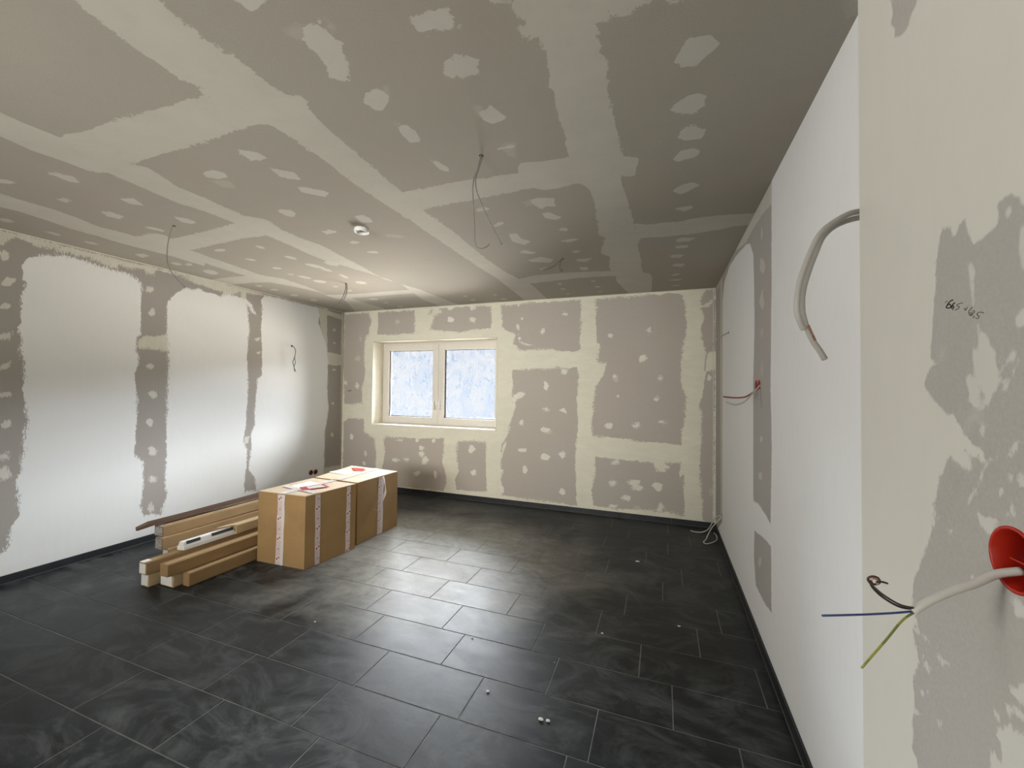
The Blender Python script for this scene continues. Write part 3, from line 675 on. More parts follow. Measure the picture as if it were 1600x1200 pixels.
[1,-1983,196,-1974,156,-1999,124,-2019,147,-2043,170,-2027,216,-2014,239,-1988,220],
[1,-1998,407,-2007,389,-2019,372,-2029,382,-2034,415,-2031,434,-2015,455,-2000,440],
[1,-514,413,-538,378,-555,369,-594,362,-603,381,-618,411,-580,423,-548,434],
[1,-260,428,-262,397,-316,382,-349,403,-392,421,-351,458,-306,466,-248,450],
[1,-224,389,-217,370,-272,342,-323,339,-355,362,-331,384,-308,410,-256,408],
[1,-6,407,-11,365,-60,357,-86,385,-120,411,-81,457,-41,457,9,437],
[1,-358,253,-354,222,-385,202,-428,211,-473,220,-465,254,-421,270,-372,267],
[1,29,163,-4,133,-30,109,-59,137,-49,174,-44,207,-10,228,9,194],
[1,-522,124,-532,108,-573,100,-592,112,-618,121,-588,140,-552,144,-508,137],
[1,-488,659,-487,646,-537,633,-579,630,-603,648,-570,663,-542,677,-501,677],
[1,80,645,62,635,38,631,11,629,-4,638,-2,645,36,652,69,654],
[1,-2411,699,-2437,669,-2466,641,-2509,642,-2508,687,-2508,716,-2475,749,-2447,739],
[1,-2393,376,-2401,355,-2433,333,-2454,341,-2479,377,-2459,401,-2427,427,-2388,413],
[1,-3634,462,-3680,440,-3718,431,-3765,443,-3762,457,-3762,477,-3706,484,-3667,473],
[1,-3454,482,-3465,463,-3487,448,-3527,456,-3556,464,-3562,483,-3516,496,-3474,490],
[1,-3139,506,-3159,467,-3190,447,-3238,430,-3249,464,-3258,498,-3226,524,-3186,538],
[1,-3197,669,-3227,648,-3252,625,-3297,634,-3301,655,-3312,677,-3272,698,-3238,685],
[1,-3206,585,-3231,560,-3251,547,-3289,538,-3293,565,-3303,586,-3269,605,-3241,611],
[1,-3276,302,-3299,270,-3316,257,-3359,244,-3376,268,-3393,294,-3347,314,-3310,326],
[1,-3002,312,-3005,273,-3016,233,-3039,253,-3058,283,-3060,326,-3036,361,-3012,339],
[1,-3315,761,-3334,739,-3352,745,-3367,755,-3365,774,-3361,792,-3338,787,-3322,780],
[1,-3036,785,-3047,766,-3056,753,-3080,745,-3092,765,-3101,782,-3075,800,-3054,804],
[1,-3600,757,-3596,747,-3649,741,-3685,746,-3729,750,-3688,762,-3647,765,-3591,763],
[1,-4482,747,-4501,705,-4527,709,-4559,733,-4554,765,-4541,804,-4514,795,-4499,778],
[1,-4227,513,-4245,479,-4262,475,-4277,503,-4274,529,-4271,563,-4250,560,-4236,536],
[1,-4249,372,-4243,345,-4266,332,-4285,346,-4307,359,-4293,389,-4276,396,-4250,387],
[1,-2879,479,-2891,457,-2907,464,-2916,473,-2918,496,-2913,514,-2895,509,-2880,503]],'f':[[1,-3657,2510,-3686,2482,-3710,2477,-3752,2474,-3755,2502,-3765,2528,-3725,2538,-3694,2542],
[1,-4389,1962,-4403,1942,-4446,1925,-4487,1949,-4496,1980,-4458,2004,-4422,2019,-4392,1990],
[1,-4367,2272,-4380,2234,-4397,2234,-4420,2259,-4417,2285,-4411,2322,-4393,2317,-4381,2298],
[1,-511,1684,-510,1646,-526,1615,-551,1636,-575,1660,-573,1701,-547,1726,-520,1707],
[1,4,1656,0,1642,-27,1643,-42,1650,-57,1680,-31,1693,-10,1697,15,1688],
[1,-37,1442,-45,1417,-65,1417,-84,1436,-87,1455,-70,1480,-53,1476,-40,1460],
[1,57,1151,39,1140,20,1135,2,1135,-4,1152,-2,1161,26,1170,48,1167],
[1,-1327,978,-1364,958,-1396,955,-1431,962,-1417,1003,-1409,1020,-1370,1032,-1351,1020],
[1,-245,146,-241,114,-276,97,-308,105,-329,116,-313,152,-299,162,-266,160],
[1,521,408,519,381,512,360,503,354,495,388,496,413,507,440,517,441]]},'R':{'w':[[1,900,-100,5300,-100,5300,3000,900,3000],
[-1,2585,2996,2567,2771,2590,2575,2594,2178,2622,1578,2597,1228,2630,802,2734,821,2899,836,3089,820,3086,1163,3083,1585,3040,2002,3057,2301,3076,2442,3182,2551,3344,2596,3758,2645,4101,2658,4426,2601,4562,2441,4561,1605,4583,228,5135,-38,5148,2781,4973,2738],
[-1,3050,636,2849,666,2617,691,2613,332,2693,317,2754,305,2887,302,3014,300,3071,460]],'p':[[1,5088,2701,2596,2692,2526,2715,2583,2572,2748,2598,3015,2616,3344,2610,3758,2687,4177,2716,4659,2712,4918,2640],
[1,4749,2681,4582,2705,4578,236,4703,231]],'s':[[1,2807,2472,2812,2457,2833,2454,2848,2473,2857,2517,2836,2527,2819,2537,2802,2511],
[1,2737,2257,2792,2237,2840,2261,2890,2288,2876,2329,2867,2355,2803,2332,2767,2311],
[1,2795,2115,2809,2108,2828,2101,2838,2117,2842,2139,2833,2150,2813,2156,2794,2135],
[1,2779,2081,2762,2047,2810,2023,2853,2048,2906,2090,2873,2118,2840,2140,2785,2108],
[1,2809,1257,2830,1235,2848,1230,2882,1226,2887,1236,2899,1254,2867,1261,2840,1266],
[1,2830,1023,2844,1002,2884,999,2923,997,2930,1020,2896,1041,2862,1047,2836,1047],
[1,2858,502,2867,483,2906,450,2928,455,2956,472,2928,502,2891,534,2848,531]],'f':[[1,2800,1674,2791,1650,2823,1627,2848,1629,2879,1665,2857,1689,2835,1716,2801,1705],
[1,2793,1875,2800,1865,2841,1865,2862,1876,2886,1905,2847,1911,2814,1916,2776,1900]]},'N':{'w':[[1,100,-100,1300,-100,1300,3000,100,3000],
[-1,850,1805,827,1796,823,1782,816,1782,812,1791,806,1798,794,1798,793,1783,783,1763,777,1754,764,1757,752,1761,735,1766,732,1775,735,1794,720,1796,710,1795,697,1787,693,1776,668,1765,628,1550,638,1065,747,1020,926,861,935,892,947,904,944,934,946,955,939,975,943,997,945,1026,927,1062,929,1083,941,1099,947,1113,931,1132,933,1145,938,1159,945,1170,942,1194,934,1214,887,1297,880,1323,877,1342,868,1381,864,1395,847,1416,837,1438,821,1431,800,1422,790,1433,794,1447,806,1457,786,1448,761,1444,767,1453,786,1466,802,1478,812,1492,830,1510,842,1506,861,1517,882,1534,902,1553,888,1575,864,1588,879,1596,881,1598,875,1654,868,1706,866,1745,858,1782],
[-1,998,2324,987,2279,999,2268,982,2242,986,2227,968,2215,949,2209,936,2212,928,2223,910,2225,905,2238]],'s':[[1,791,1730,782,1726,775,1714,780,1702,777,1671,782,1663,785,1682,789,1711],
[1,718,1778,713,1780,711,1773,716,1768,719,1772],
[1,696,1747,679,1741,680,1686,694,1696,698,1717],
[1,709,1625,705,1636,693,1646,679,1643,680,1618],
[1,776,1639,771,1637,767,1626,758,1621,752,1613,749,1602,741,1596,740,1583,736,1568,742,1547,771,1549,778,1561,784,1582,785,1605,774,1602,773,1620],
[1,737,1581,731,1589,729,1587,733,1580],
[1,736,1564,733,1572,719,1588,709,1596,705,1593,708,1583,717,1578,725,1570,733,1562],
[1,731,1543,720,1557,703,1583,700,1582,709,1565,723,1547,729,1541],
[1,797,1565,787,1563,771,1561,768,1557,747,1558,730,1559,728,1554,736,1551,748,1532,760,1518,769,1515,764,1536,768,1549,772,1531,771,1515,785,1517,798,1526,793,1540,799,1552],
[1,774,1493,760,1496,761,1485,765,1475,771,1482],
[1,812,1526,808,1521,809,1507,813,1509],
[1,726,1451,718,1466,707,1480,700,1478,709,1470,717,1458],
[1,797,1378,792,1389,781,1405,766,1433,758,1448,749,1452,738,1453,738,1450,749,1449,757,1444,774,1409,791,1385],
[1,722,1435,712,1435,697,1440,693,1421,705,1424,712,1430,720,1428],
[1,739,1409,735,1413,731,1409,736,1405],
[1,726,1382,718,1394,712,1386,723,1379],
[1,777,1368,763,1368,744,1367,746,1358,752,1347,763,1348,774,1355],
[1,875,1340,868,1344,864,1334,871,1329],
[1,855,1324,830,1327,836,1323,851,1322],
[1,946,1119,931,1127,914,1126,899,1121,921,1118,941,1114],
[1,873,1113,857,1117,842,1119,847,1115,841,1112,857,1110,872,1105],
[1,872,1130,869,1132,869,1127,872,1126],
[1,915,1082,908,1088,895,1077,897,1070,913,1071],
[1,923,1023,912,1028,896,1040,909,1025,919,1020],
[1,948,976,936,981,922,983,944,966],
[1,877,1004,873,1008,867,1008,872,1001],
[1,877,963,872,967,873,963],
[1,723,1274,713,1280,700,1279,686,1281,687,1261,706,1258,717,1257,718,1265],
[1,795,1273,788,1277,786,1273,791,1268],
[1,728,1162,717,1167,702,1185,688,1194,689,1161,705,1152,715,1153,724,1156],
[1,745,1094,729,1111,721,1110,704,1116,690,1127,691,1069,758,1010,761,1040,754,1055,743,1058,740,1077,748,1081],
[1,731,1135,718,1143,703,1143,703,1136,718,1131,729,1127],
[1,749,1108,745,1112,738,1106,742,1101]],'f':[[1,855,1609,847,1611,848,1596,860,1592],
[1,802,1476,798,1498,785,1515,772,1515,766,1493,776,1499,789,1496,799,1481],
[1,839,1457,803,1457,790,1440,797,1425,835,1438]]}}

def field(U, V, polys, base=-0.1, lim=0.1):
    """signed distance (positive inside) on the grid U x V, max over added and min over removed outlines"""
    F = np.full((len(V), len(U)), base)
    for pl in polys:
        sg = pl[0]; P = np.array(pl[1:], float).reshape(-1, 2) / 1000.0
        u0, v0 = P.min(0) - lim; u1, v1 = P.max(0) + lim
        iu = np.where((U >= u0) & (U <= u1))[0]; iv = np.where((V >= v0) & (V <= v1))[0]
        if len(iu) == 0 or len(iv) == 0: continue
        uu, vv = np.meshgrid(U[iu], V[iv])
        dmin = np.full(uu.shape, 1e9); ins = np.zeros(uu.shape, bool)
        for i in range(len(P)):
            a = P[i]; b = P[(i + 1) % len(P)]; e = b - a; L2 = e @ e
            if L2 < 1e-12: continue
            tt = np.clip(((uu - a[0]) * e[0] + (vv - a[1]) * e[1]) / L2, 0, 1)
            dmin = np.minimum(dmin, (uu - a[0] - tt * e[0]) ** 2 + (vv - a[1] - tt * e[1]) ** 2)
            if a[1] != b[1]:
                c = ((a[1] > vv) != (b[1] > vv)) & (uu < (b[0] - a[0]) * (vv - a[1]) / (b[1] - a[1]) + a[0])
                ins ^= c
        d = np.sqrt(dmin); d = np.where(ins, d, -d)
        sub = F[np.ix_(iv, iu)]
        F[np.ix_(iv, iu)] = np.maximum(sub, d) if sg > 0 else np.minimum(sub, -d)
    return np.clip(F, -lim, lim)

def board(name, key, U, V, to3, mat, flip=False, hole=None, slabs=(), extra_mats=()):
    """a wall or ceiling: finely gridded face carrying the coats, closed off by solid slabs behind it"""
    U = np.array(U); V = np.array(V); nu, nv = len(U), len(V)
    ch = COATS.get(key, {})
    uu, vv = np.meshgrid(U, V)
    X = to3(uu.ravel(), vv.ravel())
    co = np.stack(X, 1)
    i = np.arange(nv - 1)[:, None] * nu + np.arange(nu - 1)[None, :]
    q = np.stack([i, i + 1, i + 1 + nu, i + nu], -1)
    if hole:
        cu = (U[:-1] + U[1:]) / 2; cv = (V[:-1] + V[1:]) / 2
        keep = ~(((cu > hole[0]) & (cu < hole[1]))[None, :] & ((cv > hole[2]) & (cv < hole[3]))[:, None])
        q = q[keep]
    q = q.reshape(-1, 4)
    if flip: q = q[:, ::-1]
    bm = bmesh.new()
    for b in slabs: bx(bm, *b[:6], mi=b[6] if len(b) > 6 else 1)
    sv = [tuple(v.co) for v in bm.verts]; bm.verts.index_update()
    sf = [[v.index for v in f.verts] for f in bm.faces]; smi = [f.material_index for f in bm.faces]
    bm.free()
    n0 = len(co)
    verts = np.concatenate([co, np.array(sv)]) if sv else co
    faces = q.tolist() + [[k + n0 for k in f] for f in sf]
    me = bpy.data.meshes.new(name)
    me.from_pydata(verts.tolist(), [], faces)
    me.materials.append(mat)
    for em in extra_mats: me.materials.append(em)
    mi = np.zeros(len(faces), np.int32); mi[len(q):] = smi
    me.polygons.foreach_set('material_index', mi)
    F = {c: field(U, V, ch.get(c, [])) for c in 'pwsfd'}
    arr = np.full((len(verts), 4), 0.0, np.float32)
    for k, c in enumerate('pwsf'): arr[:n0, k] = 0.5 + F[c].ravel() * 5
    a = me.attributes.new('coat', 'FLOAT_COLOR', 'POINT'); a.data.foreach_set('color', arr.ravel())
    b_ = np.zeros(len(verts), np.float32); b_[:n0] = 0.5 + F['d'].ravel() * 5
    a = me.attributes.new('bare', 'FLOAT', 'POINT'); a.data.foreach_set('value', b_)
    me.update()
    o = bpy.data.objects.new(name, me); COL.objects.link(o)
    tag(o, kind='structure')
    return o

def steps(a, b, s, must=()):
    pts = sorted(set([a, b] + list(must)))
    out = []
    for p0, p1 in zip(pts[:-1], pts[1:]):
        n = max(1, int(round((p1 - p0) / s)))
        out += [p0 + (p1 - p0) * k / n for k in range(n)]
    return out + [b]

one = lambda v, c: np.full_like(v, c)
T = 0.34   # outer wall thickness
E_ = 0.002
# ceiling
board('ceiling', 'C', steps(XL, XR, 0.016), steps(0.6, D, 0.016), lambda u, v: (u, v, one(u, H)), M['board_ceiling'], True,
      slabs=[(XL - T, XR + T, 0.6, D + T, H + E_, H + 0.2), (XL - T, XR + T, YB - T, 0.6, H, H + 0.2)], extra_mats=[M['masonry']])
# back wall with the window opening
wb = board('wall_back', 'B', steps(XL, XR, 0.015, (WX0, WX1)), steps(0.0, H, 0.015, (WZ0, WZ1)), lambda u, v: (u, one(u, D), v), M['board_back'],
      hole=(WX0, WX1, WZ0, WZ1),
      slabs=[(XL - T, WX0, D + E_, D + T, 0, H, 1), (WX1, XR + T, D + E_, D + T, 0, H, 1), (WX0, WX1, D + E_, D + T, 0, WZ0, 1), (WX0, WX1, D + E_, D + T, WZ1, H, 1)],
      extra_mats=[M['plaster']])
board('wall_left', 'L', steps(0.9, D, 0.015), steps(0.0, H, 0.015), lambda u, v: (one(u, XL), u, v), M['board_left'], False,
      slabs=[(XL - T, XL - E_, 0.9, D, 0, H), (XL - T, XL, YB - T, 0.9, 0, H)], extra_mats=[M['masonry']])
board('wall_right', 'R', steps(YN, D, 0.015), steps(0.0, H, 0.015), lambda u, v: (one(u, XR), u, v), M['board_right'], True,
      slabs=[(XR + E_, XR + T, YN, D, 0, H)], extra_mats=[M['masonry']])
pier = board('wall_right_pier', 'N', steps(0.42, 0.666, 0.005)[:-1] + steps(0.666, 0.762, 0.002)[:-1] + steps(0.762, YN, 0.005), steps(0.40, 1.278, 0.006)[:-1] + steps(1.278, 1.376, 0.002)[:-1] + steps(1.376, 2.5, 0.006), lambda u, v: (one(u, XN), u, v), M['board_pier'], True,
      slabs=[(XN + 0.001, XR + T, 0.755, YN, 0, H), (XN + 0.001, XR + T, 0.42, 0.673, 0, H), (XN + 0.001, XR + T, 0.673, 0.755, 0, 1.286), (XN + 0.001, XR + T, 0.673, 0.755, 1.368, H), (XN + 0.05, XR + T, 0.673, 0.755, 1.286, 1.368), (XN, XN + 0.05, 0.42, YN, 0, 0.40), (XN, XN + 0.05, 0.42, YN, 2.5, H), (XN, XR + T, YB - T, 0.42, 0, H)], extra_mats=[M['plaster']])
# wall behind the camera, with a closed recess for the added fill light (outside the picture)
bm = bmesh.new()
bx(bm, XL, -4.0, YB - T, YB, 0, H); bx(bm, -0.8, XN, YB - T, YB, 0, H); bx(bm, -4.0, -0.8, YB - T, YB, 0, 1.15); bx(bm, -4.0, -0.8, YB - T, YB, 2.41, H)
bx(bm, -4.0, -0.8, YB - T, YB - 0.14, 1.15, 2.41)
tag(link('wall_rear', bm, M['masonry']), kind='structure')

# corner beads: thin raised plaster lines
bm = bmesh.new()
bx(bm, XR - 0.030, XR - 0.022, D - 0.003, D + 0.001, 0.06, H - 0.005)
for x0, x1, z0, z1 in ((WX0 - 0.004, WX1 + 0.004, WZ1, WZ1 + 0.012), (WX1, WX1 + 0.008, WZ0, WZ1 + 0.012), (WX0 - 0.006, WX0, WZ0, WZ1 + 0.012)):
    bx(bm, x0, x1, D - 0.002, D + 0.001, z0, z1)
tag(link('trim_1', bm, M['bead']), kind='structure')
# paper-tape ledge between ceiling and walls
bm = bmesh.new()
bx(bm, XL + 0.001, XR - 0.001, D - 0.010, D + 0.001, H - 0.007, H)
bx(bm, XL - 0.001, XL + 0.009, 0.9, D - 0.01, H - 0.006, H)
tag(link('trim_2', bm, M['bead']), kind='structure')

# ------------------------------------------------------------------ floor: 60 x 30 tiles in wild bond
OFF = {1: -1.9402, 2: -2.2482, 3: -2.3954, 4: -2.043, 5: -1.5908, 6: -1.917, 7: -1.7502, 8: -1.4859, 9: -1.5725, 10: -1.4045, 11: -2.35, 0: 0.052, -1: -0.337, -2: -0.54, -3: -0.2}
rnd = random.Random(4)
bm = bmesh.new()
lay = bm.faces.layers.float.new('tilevar')
Y0, G_ = 4.130, 0.0022
def tile_quad(x0, x1, y0, y1, mi, z=0.0, tv=0.0):
    vs = [bm.verts.new(p) for p in ((x0, y0, z), (x1, y0, z), (x1, y1, z), (x0, y1, z))]
    f = bm.faces.new(vs); f.material_index = mi; f[lay] = tv
for row in range(-3, 22):
    ya = Y0 - 0.3 * row; yb = ya + 0.3
    ya, yb = max(ya, YB), min(yb, D)
    if yb <= ya + 0.004: continue
    off = OFF.get(row, rnd.uniform(0, 0.6))
    n = math.floor((XL - off) / 0.6)
    x = off + n * 0.6
    while x < XR:
        a, b = max(x, XL) + G_, min(x + 0.6, XR) - G_
        if b > a + 0.01:
            e = 0.0015; y_a, y_b = ya + G_, yb - G_
            top = [bm.verts.new(p) for p in ((a + e, y_a + e, 0), (b - e, y_a + e, 0), (b - e, y_b - e, 0), (a + e, y_b - e, 0))]
            low = [bm.verts.new(p) for p in ((a, y_a, -0.0018), (b, y_a, -0.0018), (b, y_b, -0.0018), (a, y_b, -0.0018))]
            tv = rnd.random()
            f = bm.faces.new(top); f[lay] = tv
            for k in range(4):
                f = bm.faces.new((low[k], low[(k + 1) % 4], top[(k + 1) % 4], top[k])); f[lay] = tv
        x += 0.6
tile_quad(XL - T, XR + T, YB - T, D + T, 1, -0.0016)
bx(bm, XL - T, XR + T, YB - T, D + T, -0.2, -0.003, 1)
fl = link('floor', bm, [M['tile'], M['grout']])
tag(fl, kind='structure')

# tile plinths, in lengths of 60 cm
def plinth(name, p0, p1, inward):
    bm = bmesh.new()
    p0 = Vector(p0); p1 = Vector(p1); L_ = (p1 - p0).length; d = (p1 - p0) / L_; n_ = Vector(inward)
    s = 0.0; r_ = random.Random(len(name))
    while s < L_ - 0.001:
        e = min(s + 0.6, L_)
        a = p0 + d * (s + 0.0012); b = p0 + d * (e - 0.0012); th = 0.010 + r_.uniform(0, 0.002); hh = 0.061 + r_.uniform(-0.001, 0.001)
        q = [a, b, b + n_ * th, a + n_ * th]
        hexa(bm, [(v.x, v.y, 0.004) for v in q], [(v.x, v.y, hh) for v in q], 0, 0.001)
        q = [a, b, b + n_ * 0.008, a + n_ * 0.008]
        hexa(bm, [(v.x, v.y, -0.0005) for v in q], [(v.x, v.y, 0.0045) for v in q], 1)
        s = e
    # silicone seam at the foot
    q = [p0, p1, p1 + n_ * 0.016, p0 + n_ * 0.016]
    hexa(bm, [(v.x, v.y, -0.0005) for v in q], [(v.x, v.y, 0.0012) for v in q], 1)
    tag(link(name, bm, [M['plinth'], M['plinth_top']]), kind='structure')
plinth('baseboard_back', (XL + 0.012, D, 0), (XR - 0.012, D, 0), (0, -1, 0))
plinth('baseboard_left', (XL, D, 0), (XL, YB, 0), (1, 0, 0))
plinth('baseboard_right', (XR, YN, 0), (XR, D, 0), (-1, 0, 0))

# ------------------------------------------------------------------ window
win = tag(empty('window_1', (-3.1275, D + 0.235, WZ0)), kind='structure')
FY = D + 0.235
bm = bmesh.new()
g = 0.038
bx(bm, WX0, WX0 + g, FY + 0.012, FY + 0.085, WZ0, WZ1, bev=0.003); bx(bm, WX1 - g, WX1, FY + 0.012, FY + 0.085, WZ0, WZ1, bev=0.003)
bx(bm, WX0 + g, WX1 - g, FY + 0.012, FY + 0.085, WZ1 - g, WZ1, bev=0.003); bx(bm, WX0 + g, WX1 - g, FY + 0.012, FY + 0.085, WZ0, WZ0 + g - 0.004, bev=0.003)
link('window_frame', bm, M['vinyl'], win)
bm = bmesh.new()
bx(bm, WX0 + 0.0, WX1 - 0.0, D - 0.012, FY + 0.010, WZ0 - 0.006, WZ0 + 0.014, bev=0.003)
link('window_sill', bm, M['sill'], win)
XM = -3.142
for x0, x1, hx in ((WX0 + 0.028, XM - 0.0025, XM - 0.045), (XM + 0.0025, WX1 - 0.028, XM + 0.045)):
    z0, z1 = WZ0 + 0.028, WZ1 - 0.028; w = 0.092
    bm = bmesh.new()
    for a in ((x0, x0 + w, z0, z1), (x1 - w, x1, z0, z1), (x0 + w, x1 - w, z1 - w, z1), (x0 + w, x1 - w, z0, z0 + w)):
        bx(bm, a[0], a[1], FY - 0.006, FY + 0.070, a[2], a[3], bev=0.004)
        # glazing bead: inner step
    for a in ((x0 + w - 0.006, x0 + w + 0.004, z0 + w, z1 - w), (x1 - w - 0.004, x1 - w + 0.006, z0 + w, z1 - w), (x0 + w, x1 - w, z1 - w - 0.004, z1 - w + 0.006), (x0 + w, x1 - w, z0 + w - 0.006, z0 + w + 0.004)):
        bx(bm, a[0], a[1], FY + 0.004, FY + 0.028, a[2], a[3])
    sash = link('sash', bm, M['vinyl'], win)
    bm = bmesh.new(); i_ = 0.004
    for a in ((x0 + w, x0 + w + 0.022, z0 + w, z1 - w), (x1 - w - 0.012, x1 - w, z0 + w, z1 - w), (x0 + w, x1 - w, z1 - w - 0.012, z1 - w), (x0 + w, x1 - w, z0 + w, z0 + w + 0.012)):
        bx(bm, a[0], a[1], FY + 0.0285, FY + 0.0298, a[2], a[3])
    tag(link('gasket', bm, M['gasket'], sash), label='black glazing gasket')
    bm = bmesh.new()
    bx(bm, x0 + w + 0.001, x1 - w - 0.001, FY + 0.030, FY + 0.033, z0 + w + 0.001, z1 - w - 0.001)
    tag(link('pane', bm, M['glass'], sash), label='dirty streaked glass pane')
    bm = bmesh.new()
    bx(bm, hx - 0.014, hx + 0.014, FY - 0.018, FY - 0.005, 1.275, 1.345, bev=0.004)
    tube(bm, [(hx, FY - 0.016, 1.325), (hx, FY - 0.050, 1.325)], 0.009, n=1)
    tube(bm, [(hx, FY - 0.046, 1.331), (hx, FY - 0.052, 1.30), (hx, FY - 0.050, 1.25), (hx, FY - 0.046, 1.205)], 0.0095)
    link('window_handle', bm, M['wplastic'], sash)

# eave outside, above the window
bm = bmesh.new(); bx(bm, -8, 3, D + T, 6.9, 2.42, 2.65)
tag(link('trim_3', bm, M['masonry']), kind='structure')

# ------------------------------------------------------------------ cardboard boxes
def lerp(a, b, t): return Vector(a) + (Vector(b) - Vector(a)) * t
def face_pt(A, B, u, z, off):
    """point on the vertical face A-B (outward = right of A->B seen from above), raised by off"""
    A = Vector((A[0], A[1], 0)); B = Vector((B[0], B[1], 0)); d = (B - A).normalized(); n_ = Vector((d.y, -d.x, 0))
    p = A + (B - A) * u + n_ * off; p.z = z
    return p

def patch(bm, pts, th, n_, mi=0):
    n_ = Vector(n_)
    hexa(bm, [tuple(p) for p in pts], [tuple(Vector(p) + n_ * th) for p in pts], mi)

def tape_on_face(box, A, B, u0b, u1b, u0t, u1t, zt, zb=0.004):
    """strip of printed tape; 'tuv' stores metres across and along it for the printing"""
    bm = bmesh.new(); lay_ = bm.verts.layers.float_vector.new('tuv')
    An = Vector((A[0], A[1], 0)); Bn = Vector((B[0], B[1], 0)); L_ = (Bn - An).length
    N_ = 8; rr = random.Random(int(u0b * 1000)); prev = None; v0 = rr.uniform(0, 1)
    for k in range(N_ + 1):
        t = k / N_; z = zb + (zt - zb) * t
        a = u0b + (u0t - u0b) * t + rr.uniform(-0.006, 0.006); b_ = u1b + (u1t - u1b) * t + rr.uniform(-0.006, 0.006)
        row = [bm.verts.new(face_pt(A, B, q, z, o_)) for q, o_ in ((a, 0.0004), (b_, 0.0004), (b_, 0.0014), (a, 0.0014))]
        for vv, c in zip(row, (0, 1, 1, 0)): vv[lay_] = (c * (b_ - a) * L_ / 0.05, z + v0, 0)
        if prev:
            for i in range(4): bm.faces.new((prev[i], prev[(i + 1) % 4], row[(i + 1) % 4], row[i]))
        else: bm.faces.new(row)
        prev = row
    bm.faces.new(prev)
    return tag(link('packing_tape', bm, M['tape_print'], box), label='white tape printed with red marks')

def carton(name, FL, FR, BR, BL, h, label, gap_axis='x'):
    c = [(FL[0] + FR[0] + BR[0] + BL[0]) / 4, (FL[1] + FR[1] + BR[1] + BL[1]) / 4]
    box = tag(empty(name, (c[0], c[1], 0)), label, 'box', 'large cardboard boxes in a row')
    bm = bmesh.new()
    q = [FL, FR, BR, BL]
    # slightly bulged sides: 5 x 5 grid per side
    N_ = 6; loops = []
    for k in range(N_ + 1):
        z = 0.002 + (h - 0.002) * k / N_
        ring = []
        for i in range(4):
            A, B = Vector(q[i]), Vector(q[(i + 1) % 4]); d = (B - A).normalized(); nn = Vector((d.y, -d.x))
            for j in range(N_):
                t = j / N_
                bul = 0.004 * math.sin(math.pi * t) * math.sin(math.pi * k / N_) - 0.003
                p = A + (B - A) * t + nn * bul
                ring.append(bm.verts.new((p.x, p.y, z)))
        loops.append(ring)
    n_ = len(loops[0])
    for a, b in zip(loops[:-1], loops[1:]):
        for i in range(n_): bm.faces.new((a[i], a[(i + 1) % n_], b[(i + 1) % n_], b[i]))
    bm.faces.new(loops[0][::-1])
    bm.faces.new(loops[-1])
    link('box_body', bm, M['card'], box)
    # two closed top flaps meeting in the middle
    mid0 = lerp(FL, FR, 0.5) if gap_axis == 'x' else lerp(FL, BL, 0.5)
    mid1 = lerp(BL, BR, 0.5) if gap_axis == 'x' else lerp(FR, BR, 0.5)
    sets = ((FL, mid0, mid1, BL), (mid0, FR, BR, mid1)) if gap_axis == 'x' else ((FL, FR, mid1, mid0), (mid0, mid1, BR, BL))
    for k, s_ in enumerate(sets):
        bm = bmesh.new(); cc = sum((Vector(p[:2]) for p in s_), Vector((0, 0))) / 4
        pts = [Vector(p[:2]) + (cc - Vector(p[:2])).normalized() * 0.003 for p in s_]
        dz = [0.0, 0.001, 0.002, 0.0]
        hexa(bm, [(p.x, p.y, h + 0.0005) for p in pts], [(p.x, p.y, h + 0.0055 + dz[(i + k) % 4]) for i, p in enumerate(pts)], 0, 0.0015)
        link('top_flap', bm, M['card_lit'], box)
    return box

FLa, FRa, BRa, BLa = (-3.323, 2.62), (-2.80, 2.64), (-2.735, 3.165), (-3.30, 3.19)
boxA = carton('cardboard_box', FLa, FRa, BRa, BLa, 0.606, 'nearer brown cardboard box with three strips of white printed tape on its sides')
tape_on_face(boxA, FLa, FRa, 0.40, 0.555, 0.425, 0.575, 0.603)
tape_on_face(boxA, FRa, BRa, 0.185, 0.275, 0.175, 0.262, 0.603)
tape_on_face(boxA, FRa, BRa, 0.785, 0.875, 0.80, 0.88, 0.603)
zt = 0.6145
def top_patch(box, name, pts, z, mat, label=None, th=0.0008):
    bm = bmesh.new(); patch(bm, [(x, y, z) for x, y in pts], th, (0, 0, 1))
    o = link(name, bm, mat, box)
    if label: tag(o, label=label)
    return o
top_patch(boxA, 'packing_tape', [(-3.10, 2.622), (-3.02, 2.625), (-2.985, 3.185), (-3.065, 3.187)], zt, M['tape'], 'white tape over the top seam')
top_patch(boxA, 'packing_tape', [(-2.80, 2.72), (-2.80, 2.78), (-3.25, 2.86), (-3.25, 2.80)], zt + 0.0012, M['tape'], 'white tape across the top')
top_patch(boxA, 'paper_label', [(-3.20, 2.84), (-3.05, 2.80), (-3.03, 3.02), (-3.19, 3.05)], zt + 0.0024, M['paper'], 'crumpled white paper label')
stk = top_patch(boxA, 'red_sticker', [(-2.97, 2.76), (-2.85, 2.95), (-2.98, 3.00), (-3.08, 2.83)], zt + 0.0036, M['tape_red'], 'dark red rectangular sticker')
top_patch(stk, 'sticker_panel', [(-2.955, 2.82), (-2.88, 2.94), (-2.975, 2.975), (-3.035, 2.86)], zt + 0.0046, M['tape'], 'pale panel inside the sticker')

